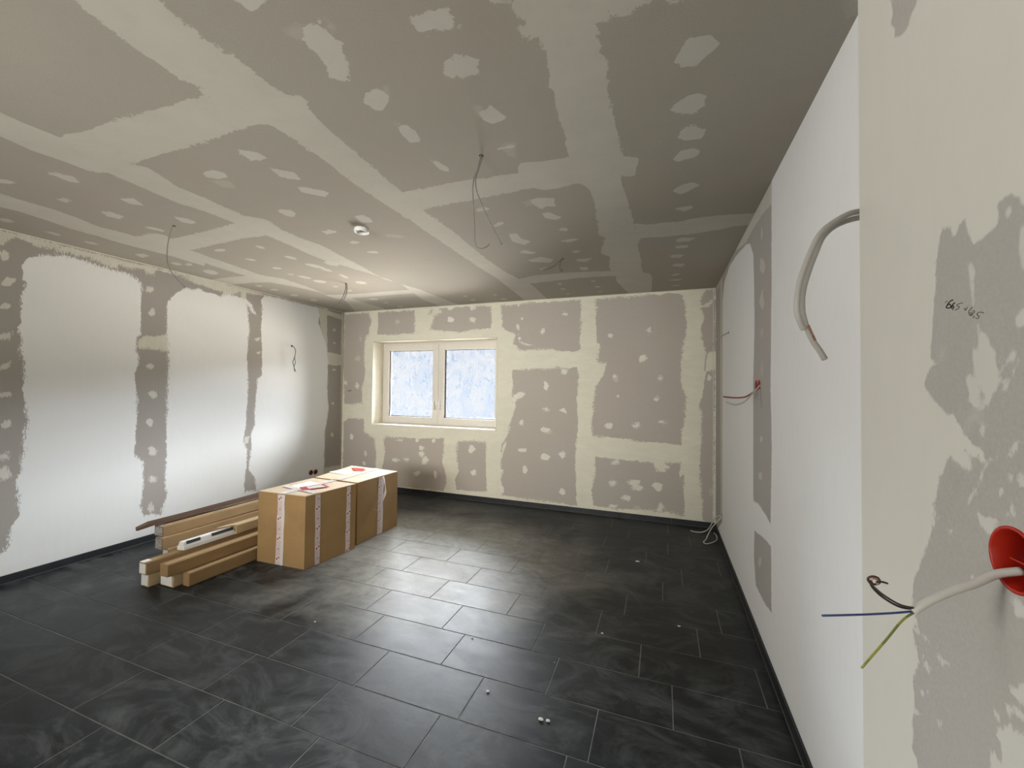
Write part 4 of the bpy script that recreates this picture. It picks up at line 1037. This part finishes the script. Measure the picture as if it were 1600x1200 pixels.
FLb, FRb, BRb, BLb = (-3.345, 3.262), (-2.775, 3.235), (-2.755, 3.845), (-3.445, 3.90)
boxB = carton('cardboard_box', FLb, FRb, BRb, BLb, 0.596, 'farther cardboard box, nearer the window, torn tape curling off its side', 'y')
tape_on_face(boxB, FRb, BRb, 0.47, 0.60, 0.49, 0.62, 0.593)
bm = bmesh.new()
P_ = [face_pt(FRb, BRb, 0.58, 0.59, 0.006), face_pt(FRb, BRb, 0.61, 0.50, 0.022), face_pt(FRb, BRb, 0.60, 0.42, 0.03), face_pt(FRb, BRb, 0.52, 0.34, 0.035), face_pt(FRb, BRb, 0.45, 0.285, 0.04), face_pt(FRb, BRb, 0.38, 0.275, 0.045), face_pt(FRb, BRb, 0.33, 0.295, 0.045)]
P_ = smooth_path(P_, 5); prev = None
for i, p in enumerate(P_):
    w = 0.014 * (0.6 + 0.4 * math.cos(i * 0.55)); tw = i * 0.12
    a = Vector((0.5 * math.sin(tw) + 0.1, math.cos(tw), 0.25)).normalized() * w
    row = [bm.verts.new(p - a), bm.verts.new(p + a), bm.verts.new(p + a + Vector((0.0008, 0, 0.0004))), bm.verts.new(p - a + Vector((0.0008, 0, 0.0004)))]
    if prev:
        for k in range(4): bm.faces.new((prev[k], prev[(k + 1) % 4], row[(k + 1) % 4], row[k]))
    prev = row
tag(link('torn_tape', bm, M['tape'], boxB, smooth=True), label='curl of torn white tape')
zb_ = 0.6045
top_patch(boxB, 'paper_label', [(-3.40, 3.50), (-3.15, 3.46), (-3.13, 3.62), (-3.38, 3.66)], zb_, M['paper'], 'white paper label')
stk = top_patch(boxB, 'red_sticker', [(-3.20, 3.66), (-3.06, 3.70), (-3.20, 3.82), (-3.34, 3.78)], zb_, M['tape_red'], 'red arrow shaped sticker')
top_patch(boxB, 'packing_tape', [(-3.07, 3.25), (-3.00, 3.246), (-3.02, 3.86), (-3.09, 3.865)], zb_ + 0.0012, M['tape'], 'white tape over the top seam')

# ------------------------------------------------------------------ pile of long cartons
GRP = 'long cartons piled by the left wall'
def long_carton(x0, x1, z0, z1, y0, y1, dx, label, mat='card_long', cap=None, seam=True, dz=0.0, rnd_=0.004, flapend=None):
    """carton lying along the wall; dx = sideways run of the far end, dz = rise of the far end"""
    root = tag(empty('long_carton', ((x0 + x1) / 2, y0, z0)), label, 'carton', GRP)
    bm = bmesh.new()
    bot = [(x0, y0, z0), (x1, y0, z0), (x1 + dx, y1, z0 + dz), (x0 + dx, y1, z0 + dz)]
    top = [(x, y, z + (z1 - z0)) for x, y, z in bot]
    hexa(bm, bot, top, 0, rnd_)
    link('carton_body', bm, M[mat], root)
    if seam:
        bm = bmesh.new(); w = (x1 - x0); s0 = x0 + w * 0.45
        hexa(bm, [(s0, y0 + 0.01, z1), (s0 + 0.02, y0 + 0.01, z1), (s0 + 0.02 + dx, y1 - 0.01, z1 + dz), (s0 + dx, y1 - 0.01, z1 + dz)],
             [(s0, y0 + 0.01, z1 + 0.0015), (s0 + 0.02, y0 + 0.01, z1 + 0.0015), (s0 + 0.02 + dx, y1 - 0.01, z1 + 0.0015 + dz), (s0 + dx, y1 - 0.01, z1 + 0.0015 + dz)])
        link('top_seam', bm, M['card_pale'], root)
    if cap:
        bm = bmesh.new(); w = x1 - x0; hh = z1 - z0
        bx(bm, x0 + w * 0.08, x1 - w * 0.08, y0 - 0.003, y0 + 0.001, z0 + hh * 0.10, z1 - hh * 0.10)
        bx(bm, x0 + w * 0.10, x0 + w * 0.7, y0 - 0.002, y0 + 0.05, z1 - 0.0005, z1 + 0.0022)
        tag(link('end_label', bm, M[cap], root), label='white paper end label' if cap == 'paper' else 'crumpled clear film over the end')
    if flapend:
        bm = bmesh.new()
        for k, (fx0, fx1, lean) in enumerate(flapend):
            hexa(bm, [(fx0, y0 + 0.002, z0 + 0.01), (fx1, y0 + 0.002, z0 + 0.01), (fx1, y0 - 0.002, z0 + 0.01), (fx0, y0 - 0.002, z0 + 0.01)],
                 [(fx0, y0 - lean + 0.003, z1 + 0.01), (fx1, y0 - lean + 0.003, z1 + 0.01), (fx1, y0 - lean - 0.001, z1 + 0.01), (fx0, y0 - lean - 0.001, z1 + 0.01)])
        link('end_flap', bm, M['card_dark'], root)
    return root
long_carton(-3.435, -3.365, 0.002, 0.100, 2.10, 3.24, 0.03, 'long brown carton on the floor, rightmost of the pile', rnd_=0.006)
long_carton(-3.605, -3.455, 0.002, 0.098, 2.045, 3.26, 0.03, 'wide pale carton on the floor, second from the right of the pile', 'card_pale', 'paper', rnd_=0.006)
long_carton(-3.535, -3.445, 0.100, 0.190, 2.00, 3.28, 0.04, 'long carton lying on top of the wide pale carton', 'card_long')
long_carton(-3.725, -3.635, 0.002, 0.098, 1.985, 3.9, 0.05, 'carton on the floor at the lower left corner of the pile', 'card_pale', 'paper', seam=False)
long_carton(-3.715, -3.630, 0.100, 0.192, 1.965, 3.9, 0.05, 'carton with a rounded white end label, on top of the lower left one', 'card_long', 'paper')
long_carton(-4.135, -4.065, 0.002, 0.086, 2.36, 4.2, 0.02, 'white-ended carton lowest at the back of the pile', 'card_long', 'paper')
long_carton(-4.185, -4.085, 0.088, 0.190, 2.325, 4.2, 0.035, 'thick dark brown carton with a crumpled clear-film end', 'card_long', 'film')
long_carton(-4.235, -4.115, 0.193, 0.281, 2.345, 4.2, 0.07, 'uppermost taped carton with torn dark flaps at its end', 'card_long', 'film', dz=0.012)
# strips of clear tape on the uppermost cartons
sheet = tag(empty('cardboard_sheet', (-4.22, 2.25, 0.30)), 'thin dark folded cardboard sheet lying along the very top of the pile', 'cardboard')
bm = bmesh.new()
for (xa, xb, za, zb2) in ((-4.275, -4.175, 0.300, 0.300), (-4.275, -4.268, 0.300, 0.330)):
    pass
prof = [(-4.265, 0.326), (-4.255, 0.302), (-4.19, 0.300), (-4.175, 0.302)]
prev = None
for y, s_, zz in ((2.20, 0.35, -0.016), (2.30, 0.9, 0.0), (2.6, 1.0, 0.0), (3.4, 1.0, 0.016), (4.3, 1.0, 0.022)):
    cx = -4.21 + (y - 2.2) * 0.03
    row = [bm.verts.new((cx + (x + 4.215) * s_, y, z + zz)) for x, z in prof] + [bm.verts.new((cx + (x + 4.215) * s_, y, z + zz - 0.003)) for x, z in prof[::-1]]
    if prev:
        for k in range(8): bm.faces.new((prev[k], prev[(k + 1) % 8], row[(k + 1) % 8], row[k]))
    else: bm.faces.new(row)
    prev = row
bm.faces.new(prev)
link('sheet_board', bm, M['card_dark'], sheet)

# white profiles in a torn pack
pk = tag(empty('profile_pack', (-3.62, 2.24, 0.15)), 'white plastic profiles sticking out of a torn carton mid pile', 'profiles')
X0_, X1_, ZB = -3.690, -3.618, 0.195
def run(x, y): return x + (y - 2.2) * 0.03
bm = bmesh.new()
hexa(bm, [(run(X0_, 2.205), 2.205, ZB), (run(X1_, 2.215), 2.215, ZB), (run(X1_, 2.66), 2.66, ZB), (run(X0_, 2.60), 2.60, ZB)],
     [(run(X0_, 2.205), 2.205, ZB + 0.035), (run(X1_, 2.215), 2.215, ZB + 0.035), (run(X1_, 2.62), 2.62, ZB + 0.035), (run(X0_, 2.60), 2.60, ZB + 0.035)], 0, 0.004)
tag(link('lower_profile', bm, M['wplastic'], pk), label='white plastic profile')
bm = bmesh.new()
hexa(bm, [(run(X0_ + .004, 2.21), 2.21, ZB + 0.036), (run(X1_ - .004, 2.21), 2.21, ZB + 0.036), (run(X1_ - .004, 2.62), 2.62, ZB + 0.036), (run(X0_ + .004, 2.62), 2.62, ZB + 0.036)],
     [(run(X0_ + .010, 2.215), 2.215, ZB + 0.066), (run(X1_ - .012, 2.215), 2.215, ZB + 0.066), (run(X1_ - .012, 2.62), 2.62, ZB + 0.066), (run(X0_ + .010, 2.62), 2.62, ZB + 0.066)], 0, 0.004)
up_ = link('upper_profile', bm, M['wplastic'], pk)
for ya, yb in ((2.235, 2.34), (2.43, 2.61)):
    bm = bmesh.new()
    hexa(bm, [(run(X1_ - 0.0075, ya), ya, ZB + 0.046), (run(X1_ - 0.003, ya), ya, ZB + 0.046), (run(X1_ - 0.003, yb), yb, ZB + 0.046), (run(X1_ - 0.0075, yb), yb, ZB + 0.046)],
         [(run(X1_ - 0.016, ya), ya, ZB + 0.0675), (run(X1_ - 0.0095, ya), ya, ZB + 0.0675), (run(X1_ - 0.0095, yb), yb, ZB + 0.0675), (run(X1_ - 0.016, yb), yb, ZB + 0.0675)])
    tag(link('dark_slot', bm, M['slot'], up_), label='dark slot in the profile')
bm = bmesh.new()
hexa(bm, [(run(X0_ - .006, 2.63), 2.63, ZB - 0.001), (run(X1_ + .008, 2.63), 2.63, ZB - 0.001), (run(X1_ + .008, 3.6), 3.6, ZB - 0.001), (run(X0_ - .006, 3.6), 3.6, ZB - 0.001)],
     [(run(X0_ - .006, 2.63), 2.63, ZB + 0.078), (run(X1_ + .008, 2.63), 2.63, ZB + 0.078), (run(X1_ + .008, 3.6), 3.6, ZB + 0.078), (run(X0_ - .006, 3.6), 3.6, ZB + 0.078)], 0, 0.004)
link('torn_sleeve', bm, M['card_pale'], pk)
bm = bmesh.new()
hexa(bm, [(run(X0_, 2.52), 2.52, ZB + 0.080), (run(X0_ + 0.02, 2.50), 2.50, ZB + 0.085), (run(X1_, 2.64), 2.64, ZB + 0.079), (run(X0_, 2.64), 2.64, ZB + 0.079)],
     [(run(X0_, 2.52), 2.52, ZB + 0.083), (run(X0_ + 0.02, 2.50), 2.50, ZB + 0.088), (run(X1_, 2.64), 2.64, ZB + 0.081), (run(X0_, 2.64), 2.64, ZB + 0.081)])
link('torn_flap', bm, M['card_pale'], pk)

# ------------------------------------------------------------------ smoke detector
sd = tag(empty('smoke_detector', (-2.085, 2.413, H)), 'small round white smoke detector on the ceiling, left of the hanging cables', 'smoke detector')
bm = bmesh.new()
revolve(bm, [(0.050, 0.0), (0.0525, -0.006), (0.0525, -0.026), (0.049, -0.031), (0.042, -0.031), (0.039, -0.026), (0.039, -0.004), (0.039, 0.0)], (-2.085, 2.413, H - 0.0005), closed=True)
link('mounting_ring', bm, M['wplastic'], sd)
bm = bmesh.new()
revolve(bm, [(0.038, -0.002), (0.038, -0.008), (0.020, -0.010), (0.001, -0.010)], (-2.085, 2.413, H))
tag(link('back_plate', bm, M['dark_shade'], sd), label='dark recessed back plate')
bm = bmesh.new()
bx(bm, -2.060, -2.035, 2.40, 2.425, H - 0.022, H - 0.008, bev=0.003)
link('contact_block', bm, M['bead'], sd)
bm = bmesh.new(); bx(bm, -2.12, -2.095, 2.39, 2.40, H - 0.018, H - 0.008, bev=0.002)
link('contact_block', bm, M['bead'], sd)

# ------------------------------------------------------------------ cables
def cable(name, label, loc, cores, hole=None, group=None, cat='cable'):
    root = tag(empty(name, loc), label, cat, group)
    for nm, pts, r_, mt, *lb in cores:
        bm = bmesh.new(); tube(bm, pts, r_, seg=10)
        o = link(nm, bm, M[mt], root)
        if lb: tag(o, label=lb[0])
    if hole:
        bm = bmesh.new(); revolve(bm, [(hole[1], 0.0), (hole[1], 0.0012), (0.001, 0.0012)], hole[0], hole[2], seg=14)
        tag(link('hole_shade', bm, M['dark_shade'], root), label='dark disc painted as the shade in a drilled hole')
    return root
up3 = (0, 0, -1)
GC = 'lamp cables hanging from the ceiling'
cable('ceiling_cable', 'pair of long ceiling cables, one ending in a hook', (-0.86, 1.83, H),
      [('conductor', [(-0.855, 1.832, 2.70), (-0.857, 1.824, 2.675), (-0.868, 1.819, 2.62), (-0.884, 1.814, 2.575), (-0.889, 1.813, 2.519), (-0.885, 1.817, 2.43), (-0.881, 1.821, 2.341), (-0.878, 1.824, 2.262), (-0.865, 1.829, 2.235), (-0.847, 1.836, 2.230), (-0.826, 1.844, 2.237), (-0.811, 1.849, 2.251)], 0.0030, 'sheath_mid', 'hooked grey cable'),
       ('conductor', [(-0.853, 1.838, 2.70), (-0.850, 1.828, 2.675), (-0.864, 1.823, 2.625), (-0.877, 1.819, 2.575), (-0.874, 1.821, 2.525), (-0.853, 1.828, 2.464), (-0.811, 1.846, 2.364), (-0.753, 1.87, 2.25)], 0.0036, 'sheath_mid', 'thicker straight cable')],
      ((-0.857, 1.838, H - 0.0002), 0.011, up3), GC)
cable('ceiling_cable', 'small forked cable stub on the ceiling nearest the right back corner', (-0.843, 3.552, H),
      [('conductor', [(-0.843, 3.553, 2.70), (-0.879, 3.54, 2.667), (-0.93, 3.522, 2.621), (-1.005, 3.495, 2.60)], 0.0040, 'sheath_dk'),
       ('conductor', [(-0.841, 3.556, 2.70), (-0.862, 3.548, 2.672), (-0.866, 3.546, 2.612), (-0.855, 3.551, 2.585), (-0.838, 3.556, 2.612)], 0.0035, 'sheath_dk')],
      ((-0.842, 3.555, H - 0.0002), 0.012, up3), GC)
cable('ceiling_cable', 'single thin long cable curving down at the far left of the ceiling', (-3.374, 1.931, H),
      [('conductor', [(-3.375, 1.932, 2.70), (-3.394, 1.925, 2.672), (-3.412, 1.92, 2.596), (-3.421, 1.918, 2.526), (-3.421, 1.92, 2.441), (-3.404, 1.928, 2.385), (-3.369, 1.942, 2.329), (-3.329, 1.958, 2.282), (-3.298, 1.97, 2.252)], 0.0036, 'sheath_mid')],
      ((-3.374, 1.931, H - 0.0002), 0.011, up3), GC)
cable('ceiling_cable', 'short pair of cables hanging just before the window, left of centre', (-3.370, 3.665, H),
      [('conductor', [(-3.374, 3.664, 2.70), (-3.374, 3.666, 2.635), (-3.401, 3.658, 2.548), (-3.441, 3.645, 2.468)], 0.0045, 'sheath_dk'),
       ('conductor', [(-3.362, 3.667, 2.70), (-3.358, 3.669, 2.621), (-3.380, 3.663, 2.541), (-3.421, 3.65, 2.465)], 0.0045, 'sheath_dk')],
      ((-3.368, 3.666, H - 0.0002), 0.014, up3), GC)
cable('wall_cable', 'thin dark looped cable hanging from a hole in the white left wall', (XL, 4.17, 2.07),
      [('conductor', [(XL, 4.150, 2.072), (-4.666, 4.134, 2.063), (-4.642, 4.128, 2.042), (-4.623, 4.131, 2.01), (-4.628, 4.131, 1.953), (-4.641, 4.127, 1.902), (-4.652, 4.118, 1.852), (-4.644, 4.129, 1.795), (-4.634, 4.134, 1.724)], 0.0042, 'sheath_dk'),
       ('conductor', [(-4.630, 4.134, 1.96), (-4.638, 4.133, 1.91), (-4.632, 4.139, 1.845), (-4.641, 4.130, 1.788), (-4.622, 4.145, 1.72)], 0.0040, 'sheath_dk')],
      ((XL + 0.0002, 4.150, 2.072), 0.014, (1, 0, 0)))
cable('wall_cable', 'grey cable arching out high on the right wall near the corner', (XR, 4.14, 2.06),
      [('conductor', [(XR, 4.145, 2.066), (0.503, 4.055, 2.032), (0.452, 3.995, 1.991), (0.403, 3.957, 1.932), (0.366, 3.934, 1.875), (0.35, 3.93, 1.805), (0.345, 3.93, 1.707)], 0.0050, 'sheath'),
       ('bare_tip', [(0.345, 3.93, 1.710), (0.345, 3.93, 1.695)], 0.0035, 'wplastic', 'pale stripped tip')],
      ((XR - 0.0002, 4.145, 2.066), 0.012, (-1, 0, 0)))
cable('wall_cable', 'two white cables looping out onto the floor in the right corner', (XR, 4.62, 0.28),
      [('conductor', [(XR, 4.62, 0.29), (0.510, 4.67, 0.245), (0.486, 4.75, 0.16), (0.462, 4.86, 0.06), (0.415, 4.89, 0.015), (0.366, 4.885, 0.006), (0.319, 4.89, 0.006), (0.292, 4.911, 0.006)], 0.0055, 'sheath_lt'),
       ('conductor', [(XR, 4.60, 0.285), (0.53, 4.60, 0.24), (0.485, 4.67, 0.15), (0.452, 4.72, 0.06), (0.42, 4.66, 0.012), (0.392, 4.59, 0.007), (0.413, 4.549, 0.0065), (0.470, 4.60, 0.007), (0.520, 4.68, 0.010), (0.530, 4.73, 0.02), (0.520, 4.735, 0.05), (0.500, 4.70, 0.072)], 0.0055, 'sheath_lt')],
      ((XR - 0.0002, 4.61, 0.288), 0.020, (-1, 0, 0)))
# thick cables from the side of the pier
arc = tag(empty('wall_cable', (0.47, YN, 1.97)), 'two thick grey cables arching high beside the near corner of the right wall', 'cable')
bm = bmesh.new(); tube(bm, [(0.475, YN, 1.972), (0.463, 1.185, 1.977), (0.451, 1.201, 1.974), (0.415, 1.187, 1.964), (0.373, 1.173, 1.937), (0.348, 1.164, 1.909), (0.329, 1.158, 1.866), (0.312, 1.153, 1.817), (0.303, 1.151, 1.771), (0.302, 1.152, 1.732), (0.308, 1.154, 1.705), (0.317, 1.158, 1.687)], 0.0066, seg=14)
tag(link('cable_sheath', bm, M['sheath'], arc), label='shorter grey cable')
bm = bmesh.new(); tube(bm, [(0.495, YN, 1.962), (0.482, 1.20, 1.970), (0.460, 1.225, 1.968), (0.424, 1.212, 1.958), (0.391, 1.201, 1.942), (0.365, 1.191, 1.915), (0.349, 1.187, 1.876), (0.332, 1.181, 1.828), (0.321, 1.179, 1.783), (0.319, 1.179, 1.744), (0.326, 1.182, 1.705), (0.344, 1.19, 1.663), (0.359, 1.196, 1.64), (0.372, 1.202, 1.618)], 0.0066, seg=14)
lg = link('cable_sheath', bm, M['sheath'], arc); tag(lg, label='longer grey cable')
bm = bmesh.new(); tube(bm, [(0.3285, 1.183, 1.699), (0.337, 1.187, 1.679), (0.345, 1.1905, 1.662)], 0.0069, seg=14)
tag(link('brown_marking', bm, simple('brown_cable_print', (0.30, 0.17, 0.11), 0.6, var=0.5, scale=120), lg), label='brown printed marking')

# ------------------------------------------------------------------ socket boxes
def socket_box(name, ctr, n_, r_, depth, label, parts=True):
    root = tag(empty(name, ctr), label, 'socket box')
    bm = bmesh.new()
    revolve(bm, [(r_ + 0.003, -0.0008), (r_ + 0.003, 0.0016), (r_ - 0.0005, 0.0022), (r_ - 0.0015, 0.0012), (r_ - 0.002, -depth), (r_ + 0.0005, -depth)], ctr, n_, seg=48, closed=True)
    link('box_rim', bm, M['red'], root)
    bm = bmesh.new()
    revolve(bm, [(r_ - 0.002, -depth + 0.002), (r_ - 0.002, -depth), (0.001, -depth)], ctr, n_, seg=48)
    link('box_bottom', bm, M['red'], root)
    return root

def cut_round(ob, ctr, radius, ax):
    """open a round hole in a gridded wall face around ctr, perpendicular axis X"""
    me = ob.data
    bm = bmesh.new(); bm.from_mesh(me)
    kill = [f for f in bm.faces if f.material_index == 0 and abs(f.calc_center_median().x - ctr[0]) < 0.01 and
            all((v.co.y - ctr[1]) ** 2 + (v.co.z - ctr[2]) ** 2 < radius ** 2 for v in f.verts)]
    bmesh.ops.delete(bm, geom=kill, context='FACES')
    bm.to_mesh(me); bm.free()

# near box: the slab behind the pier face is opened by building the box in a recess
NB = (XN, 0.714, 1.327)
cut_round(pier, NB, 0.0413, 'X')
nb = socket_box('socket_box', NB, (-1, 0, 0), 0.0385, 0.044, 'big round red socket box in the near wall with a stripped cable coming out')
bm = bmesh.new()
bx(bm, XN + 0.004, XN + 0.010, 0.700, 0.728, 1.3245, 1.3265)
link('inner_rib', bm, M['red'], nb)

nc = tag(empty('stripped_cable', (XN, 0.72, 1.31)), 'stripped cable with blue, green and dark brown wires coming from the red box', 'cable')
bm = bmesh.new(); tube(bm, [(XN + 0.012, 0.722, 1.312), (0.410, 0.7255, 1.303), (0.385, 0.720, 1.289), (0.361, 0.715, 1.278), (0.333, 0.711, 1.260), (0.316, 0.710, 1.2440)], lambda t: 0.0052, seg=16)
sh = link('cable_sheath', bm, M['sheath_lt'], nc)
for nm, pts, mt, lb in (
    ('blue_wire', [(0.320, 0.710, 1.2455), (0.295, 0.703, 1.2415), (0.251, 0.686, 1.239), (0.202, 0.668, 1.237)], 'w_blue', 'blue wire'),
    ('green_wire', [(0.320, 0.711, 1.2445), (0.303, 0.706, 1.231), (0.282, 0.697, 1.206), (0.25, 0.683, 1.170)], 'yellowgreen', 'green and yellow wire'),
    ('black_wire', [(0.320, 0.7105, 1.2475), (0.300, 0.704, 1.250), (0.279, 0.694, 1.2625), (0.264, 0.685, 1.277), (0.2585, 0.682, 1.288)], 'w_black', 'black wire'),
    ('brown_wire', [(0.320, 0.7095, 1.249), (0.300, 0.702, 1.2535), (0.278, 0.692, 1.267), (0.262, 0.683, 1.2815), (0.2565, 0.680, 1.290), (0.2610, 0.679, 1.2945), (0.268, 0.681, 1.2925), (0.270, 0.683, 1.286), (0.264, 0.684, 1.2825), (0.261, 0.684, 1.287)], 'w_brown', 'dark brown looped wire')):
    bm = bmesh.new(); tube(bm, pts, 0.0014, seg=10)
    w_ = link(nm, bm, M[mt], nc); tag(w_, label=lb)
bm = bmesh.new(); tube(bm, [(0.261, 0.684, 1.287), (0.2645, 0.6835, 1.2905), (0.269, 0.6825, 1.288), (0.267, 0.683, 1.2835)], 0.0011, seg=8)
tag(link('copper_end', bm, M['copper'], w_), label='bare copper end')
bm = bmesh.new(); tube(bm, [(0.266, 0.682, 1.2865), (0.272, 0.682, 1.288), (0.279, 0.684, 1.2862)], 0.0013, seg=8)
link('wire_tail', bm, M['w_black'], w_)

# double box on the right wall
for (yy, zz, lb) in ((2.988, 1.572, 'red socket box on the right wall, farther of the two side by side'), (2.905, 1.572, 'red socket box on the right wall, nearer of the two side by side')):
    sb = socket_box('socket_box', (XR - 0.0005, yy, zz), (-1, 0, 0), 0.034, 0.0006, lb)
    bm = bmesh.new(); revolve(bm, [(0.029, 0.0015), (0.029, 0.003), (0.001, 0.003)], (XR, yy, zz), (-1, 0, 0), seg=24)  # flat disc, its dark red painted for the shaded inside
    tag(link('cavity_shade', bm, M['red_shade'], sb), label='dark red disc painted as the shade inside the box')
cable('wall_cable', 'dark red and grey cables reaching out from the red boxes on the right wall', (XR, 2.90, 1.55),
      [('conductor', [(XR, 2.875, 1.565), (0.536, 2.925, 1.535), (0.503, 2.98, 1.503), (0.473, 3.023, 1.494), (0.429, 3.038, 1.493), (0.377, 3.04, 1.498)], 0.0048, 'w_red', 'dark red cable'),
       ('conductor', [(XR, 2.870, 1.575), (0.534, 2.915, 1.533), (0.513, 2.958, 1.498), (0.489, 2.976, 1.467), (0.457, 3.007, 1.450), (0.426, 3.017, 1.450), (0.390, 3.024, 1.464)], 0.0048, 'sheath', 'grey cable'),
       ('conductor', [(XR - 0.006, 2.862, 1.552), (0.551, 2.845, 1.500), (0.553, 2.815, 1.440)], 0.0025, 'sheath', 'thin grey wire'),
       ('conductor', [(XR - 0.006, 2.880, 1.552), (0.549, 2.865, 1.510), (0.552, 2.845, 1.485)], 0.0022, 'sheath', 'thin grey wire')])
# two small boxes low on the left wall
for yy, zz, lb in ((4.522, 0.298, 'small dark red socket box low on the left wall, the left of the pair'), (4.604, 0.292, 'small dark red socket box low on the left wall, the right of the pair')):
    sb = socket_box('socket_box', (XL + 0.0005, yy, zz), (1, 0, 0), 0.034, 0.0006, lb)
    bm = bmesh.new(); revolve(bm, [(0.030, 0.0015), (0.030, 0.003), (0.001, 0.003)], (XL, yy, zz), (1, 0, 0), seg=24)  # flat dark disc in place of the shaded inside
    tag(link('cavity_shade', bm, M['dark_shade'], sb), label='dark disc painted as the shade inside the box')

# ------------------------------------------------------------------ writing on the boards
HW = [[(0.8375, 1.6837), (0.8426, 1.6811)], [(0.8234, 1.6821), (0.8295, 1.6817), (0.8345, 1.6794), (0.8383, 1.6761), (0.8402, 1.6736), (0.8346, 1.6713), (0.8297, 1.672), (0.8308, 1.6763), (0.8358, 1.6772), (0.8383, 1.6753)], [(0.8193, 1.6768), (0.8235, 1.6756), (0.8272, 1.6731), (0.8285, 1.6709), (0.8249, 1.6693), (0.8224, 1.6706), (0.8248, 1.6731), (0.8279, 1.672)], [(0.8237, 1.6676), (0.8255, 1.6667)], [(0.8015, 1.6732), (0.8106, 1.6735), (0.8147, 1.6731), (0.8153, 1.6712), (0.8107, 1.6691), (0.8107, 1.6668), (0.8202, 1.6655)], [(0.7994, 1.6646), (0.7956, 1.6612)], [(0.7922, 1.6648), (0.7978, 1.6605)], [(0.7821, 1.6632), (0.7864, 1.6606), (0.7896, 1.6582), (0.7892, 1.6543), (0.7855, 1.6521), (0.7833, 1.6548), (0.7875, 1.6559)], [(0.7832, 1.6578), (0.779, 1.657), (0.7785, 1.6547), (0.7844, 1.6527), (0.7887, 1.6523), (0.7812, 1.6506)], [(0.7781, 1.649), (0.7813, 1.6469)], [(0.7599, 1.6506), (0.7678, 1.6531), (0.7719, 1.6524), (0.7729, 1.65), (0.7694, 1.6475), (0.7715, 1.6449), (0.7761, 1.6457)]]

def pen(name, strokes, to3, width, mat, parent, n_, thick=0.0004):
    bm = bmesh.new()
    for s_ in strokes:
        P = smooth_path([to3(*q) for q in s_], 4); nn = Vector(n_)
        prev = None
        for i, p in enumerate(P):
            td = (P[min(i + 1, len(P) - 1)] - P[max(i - 1, 0)])
            if td.length < 1e-7: continue
            a = td.normalized().cross(nn) * width / 2
            row = [bm.verts.new(p - a), bm.verts.new(p + a), bm.verts.new(p + a * 0.8 + nn * thick), bm.verts.new(p - a * 0.8 + nn * thick)]
            if prev:
                for k in range(4): bm.faces.new((prev[k], prev[(k + 1) % 4], row[(k + 1) % 4], row[k]))
            prev = row
    return link(name, bm, mat, parent)
pn = lambda y, z: Vector((XN - 0.0002, y, z))
tag(pen('handwriting', HW[1:3], pn, 0.0019, M['ink'], pier, (-1, 0, 0)), label='black digits 66')
tag(pen('handwriting', HW[:1] + HW[3:], pn, 0.0012, M['pencil'], pier, (-1, 0, 0)), label='fainter digits 1 ,5 x 62,5')
tag(pen('handwriting', [[(-4.623, 1.462), (-4.597, 1.469)], [(-4.60, 1.464), (-4.576, 1.467), (-4.560, 1.470), (-4.54, 1.474)]], lambda x, z: Vector((x, D - 0.0002, z)), 0.008, M['ink'], wb, (0, -1, 0)), label='short dark pencil scrawl')

# ------------------------------------------------------------------ crumbs of filler on the floor
CR = [(-0.526, 1.867, 0.009, 'left crumb of the close white pair on the near tiles'), (-0.494, 1.872, 0.008, 'right crumb of the close white pair on the near tiles'),
      (-0.826, 1.940, 0.007, 'small white crumb left of the close pair of crumbs'), (0.104, 2.914, 0.007, 'white crumb on the joint line between the pair and the right wall'),
      (-0.207, 3.856, 0.013, 'flat white crumb on the dark tiles far back, before the back wall'), (-0.353, 2.653, 0.006, 'tiny crumb beside the scuffed joint in mid floor'),
      (-1.093, 2.314, 0.006, 'tiny crumb on the bright tiles in front of the boxes'), (-2.12, 2.094, 0.006, 'tiny crumb on the floor left of the bright tiles')]
for i, (x, y, r_, lb) in enumerate(CR):
    bm = bmesh.new(); bmesh.ops.create_icosphere(bm, subdivisions=2, radius=r_)
    rr = random.Random(i)
    for v in bm.verts:
        v.co *= rr.uniform(0.7, 1.2); v.co.z *= 0.45; v.co.x *= 1.3
    zmin = min(v.co.z for v in bm.verts)
    bmesh.ops.translate(bm, vec=(x, y, -zmin + 0.0001), verts=bm.verts)
    o = link('plaster_crumb', bm, M['crumb']); tag(o, lb, 'debris', 'plaster crumbs on the floor')
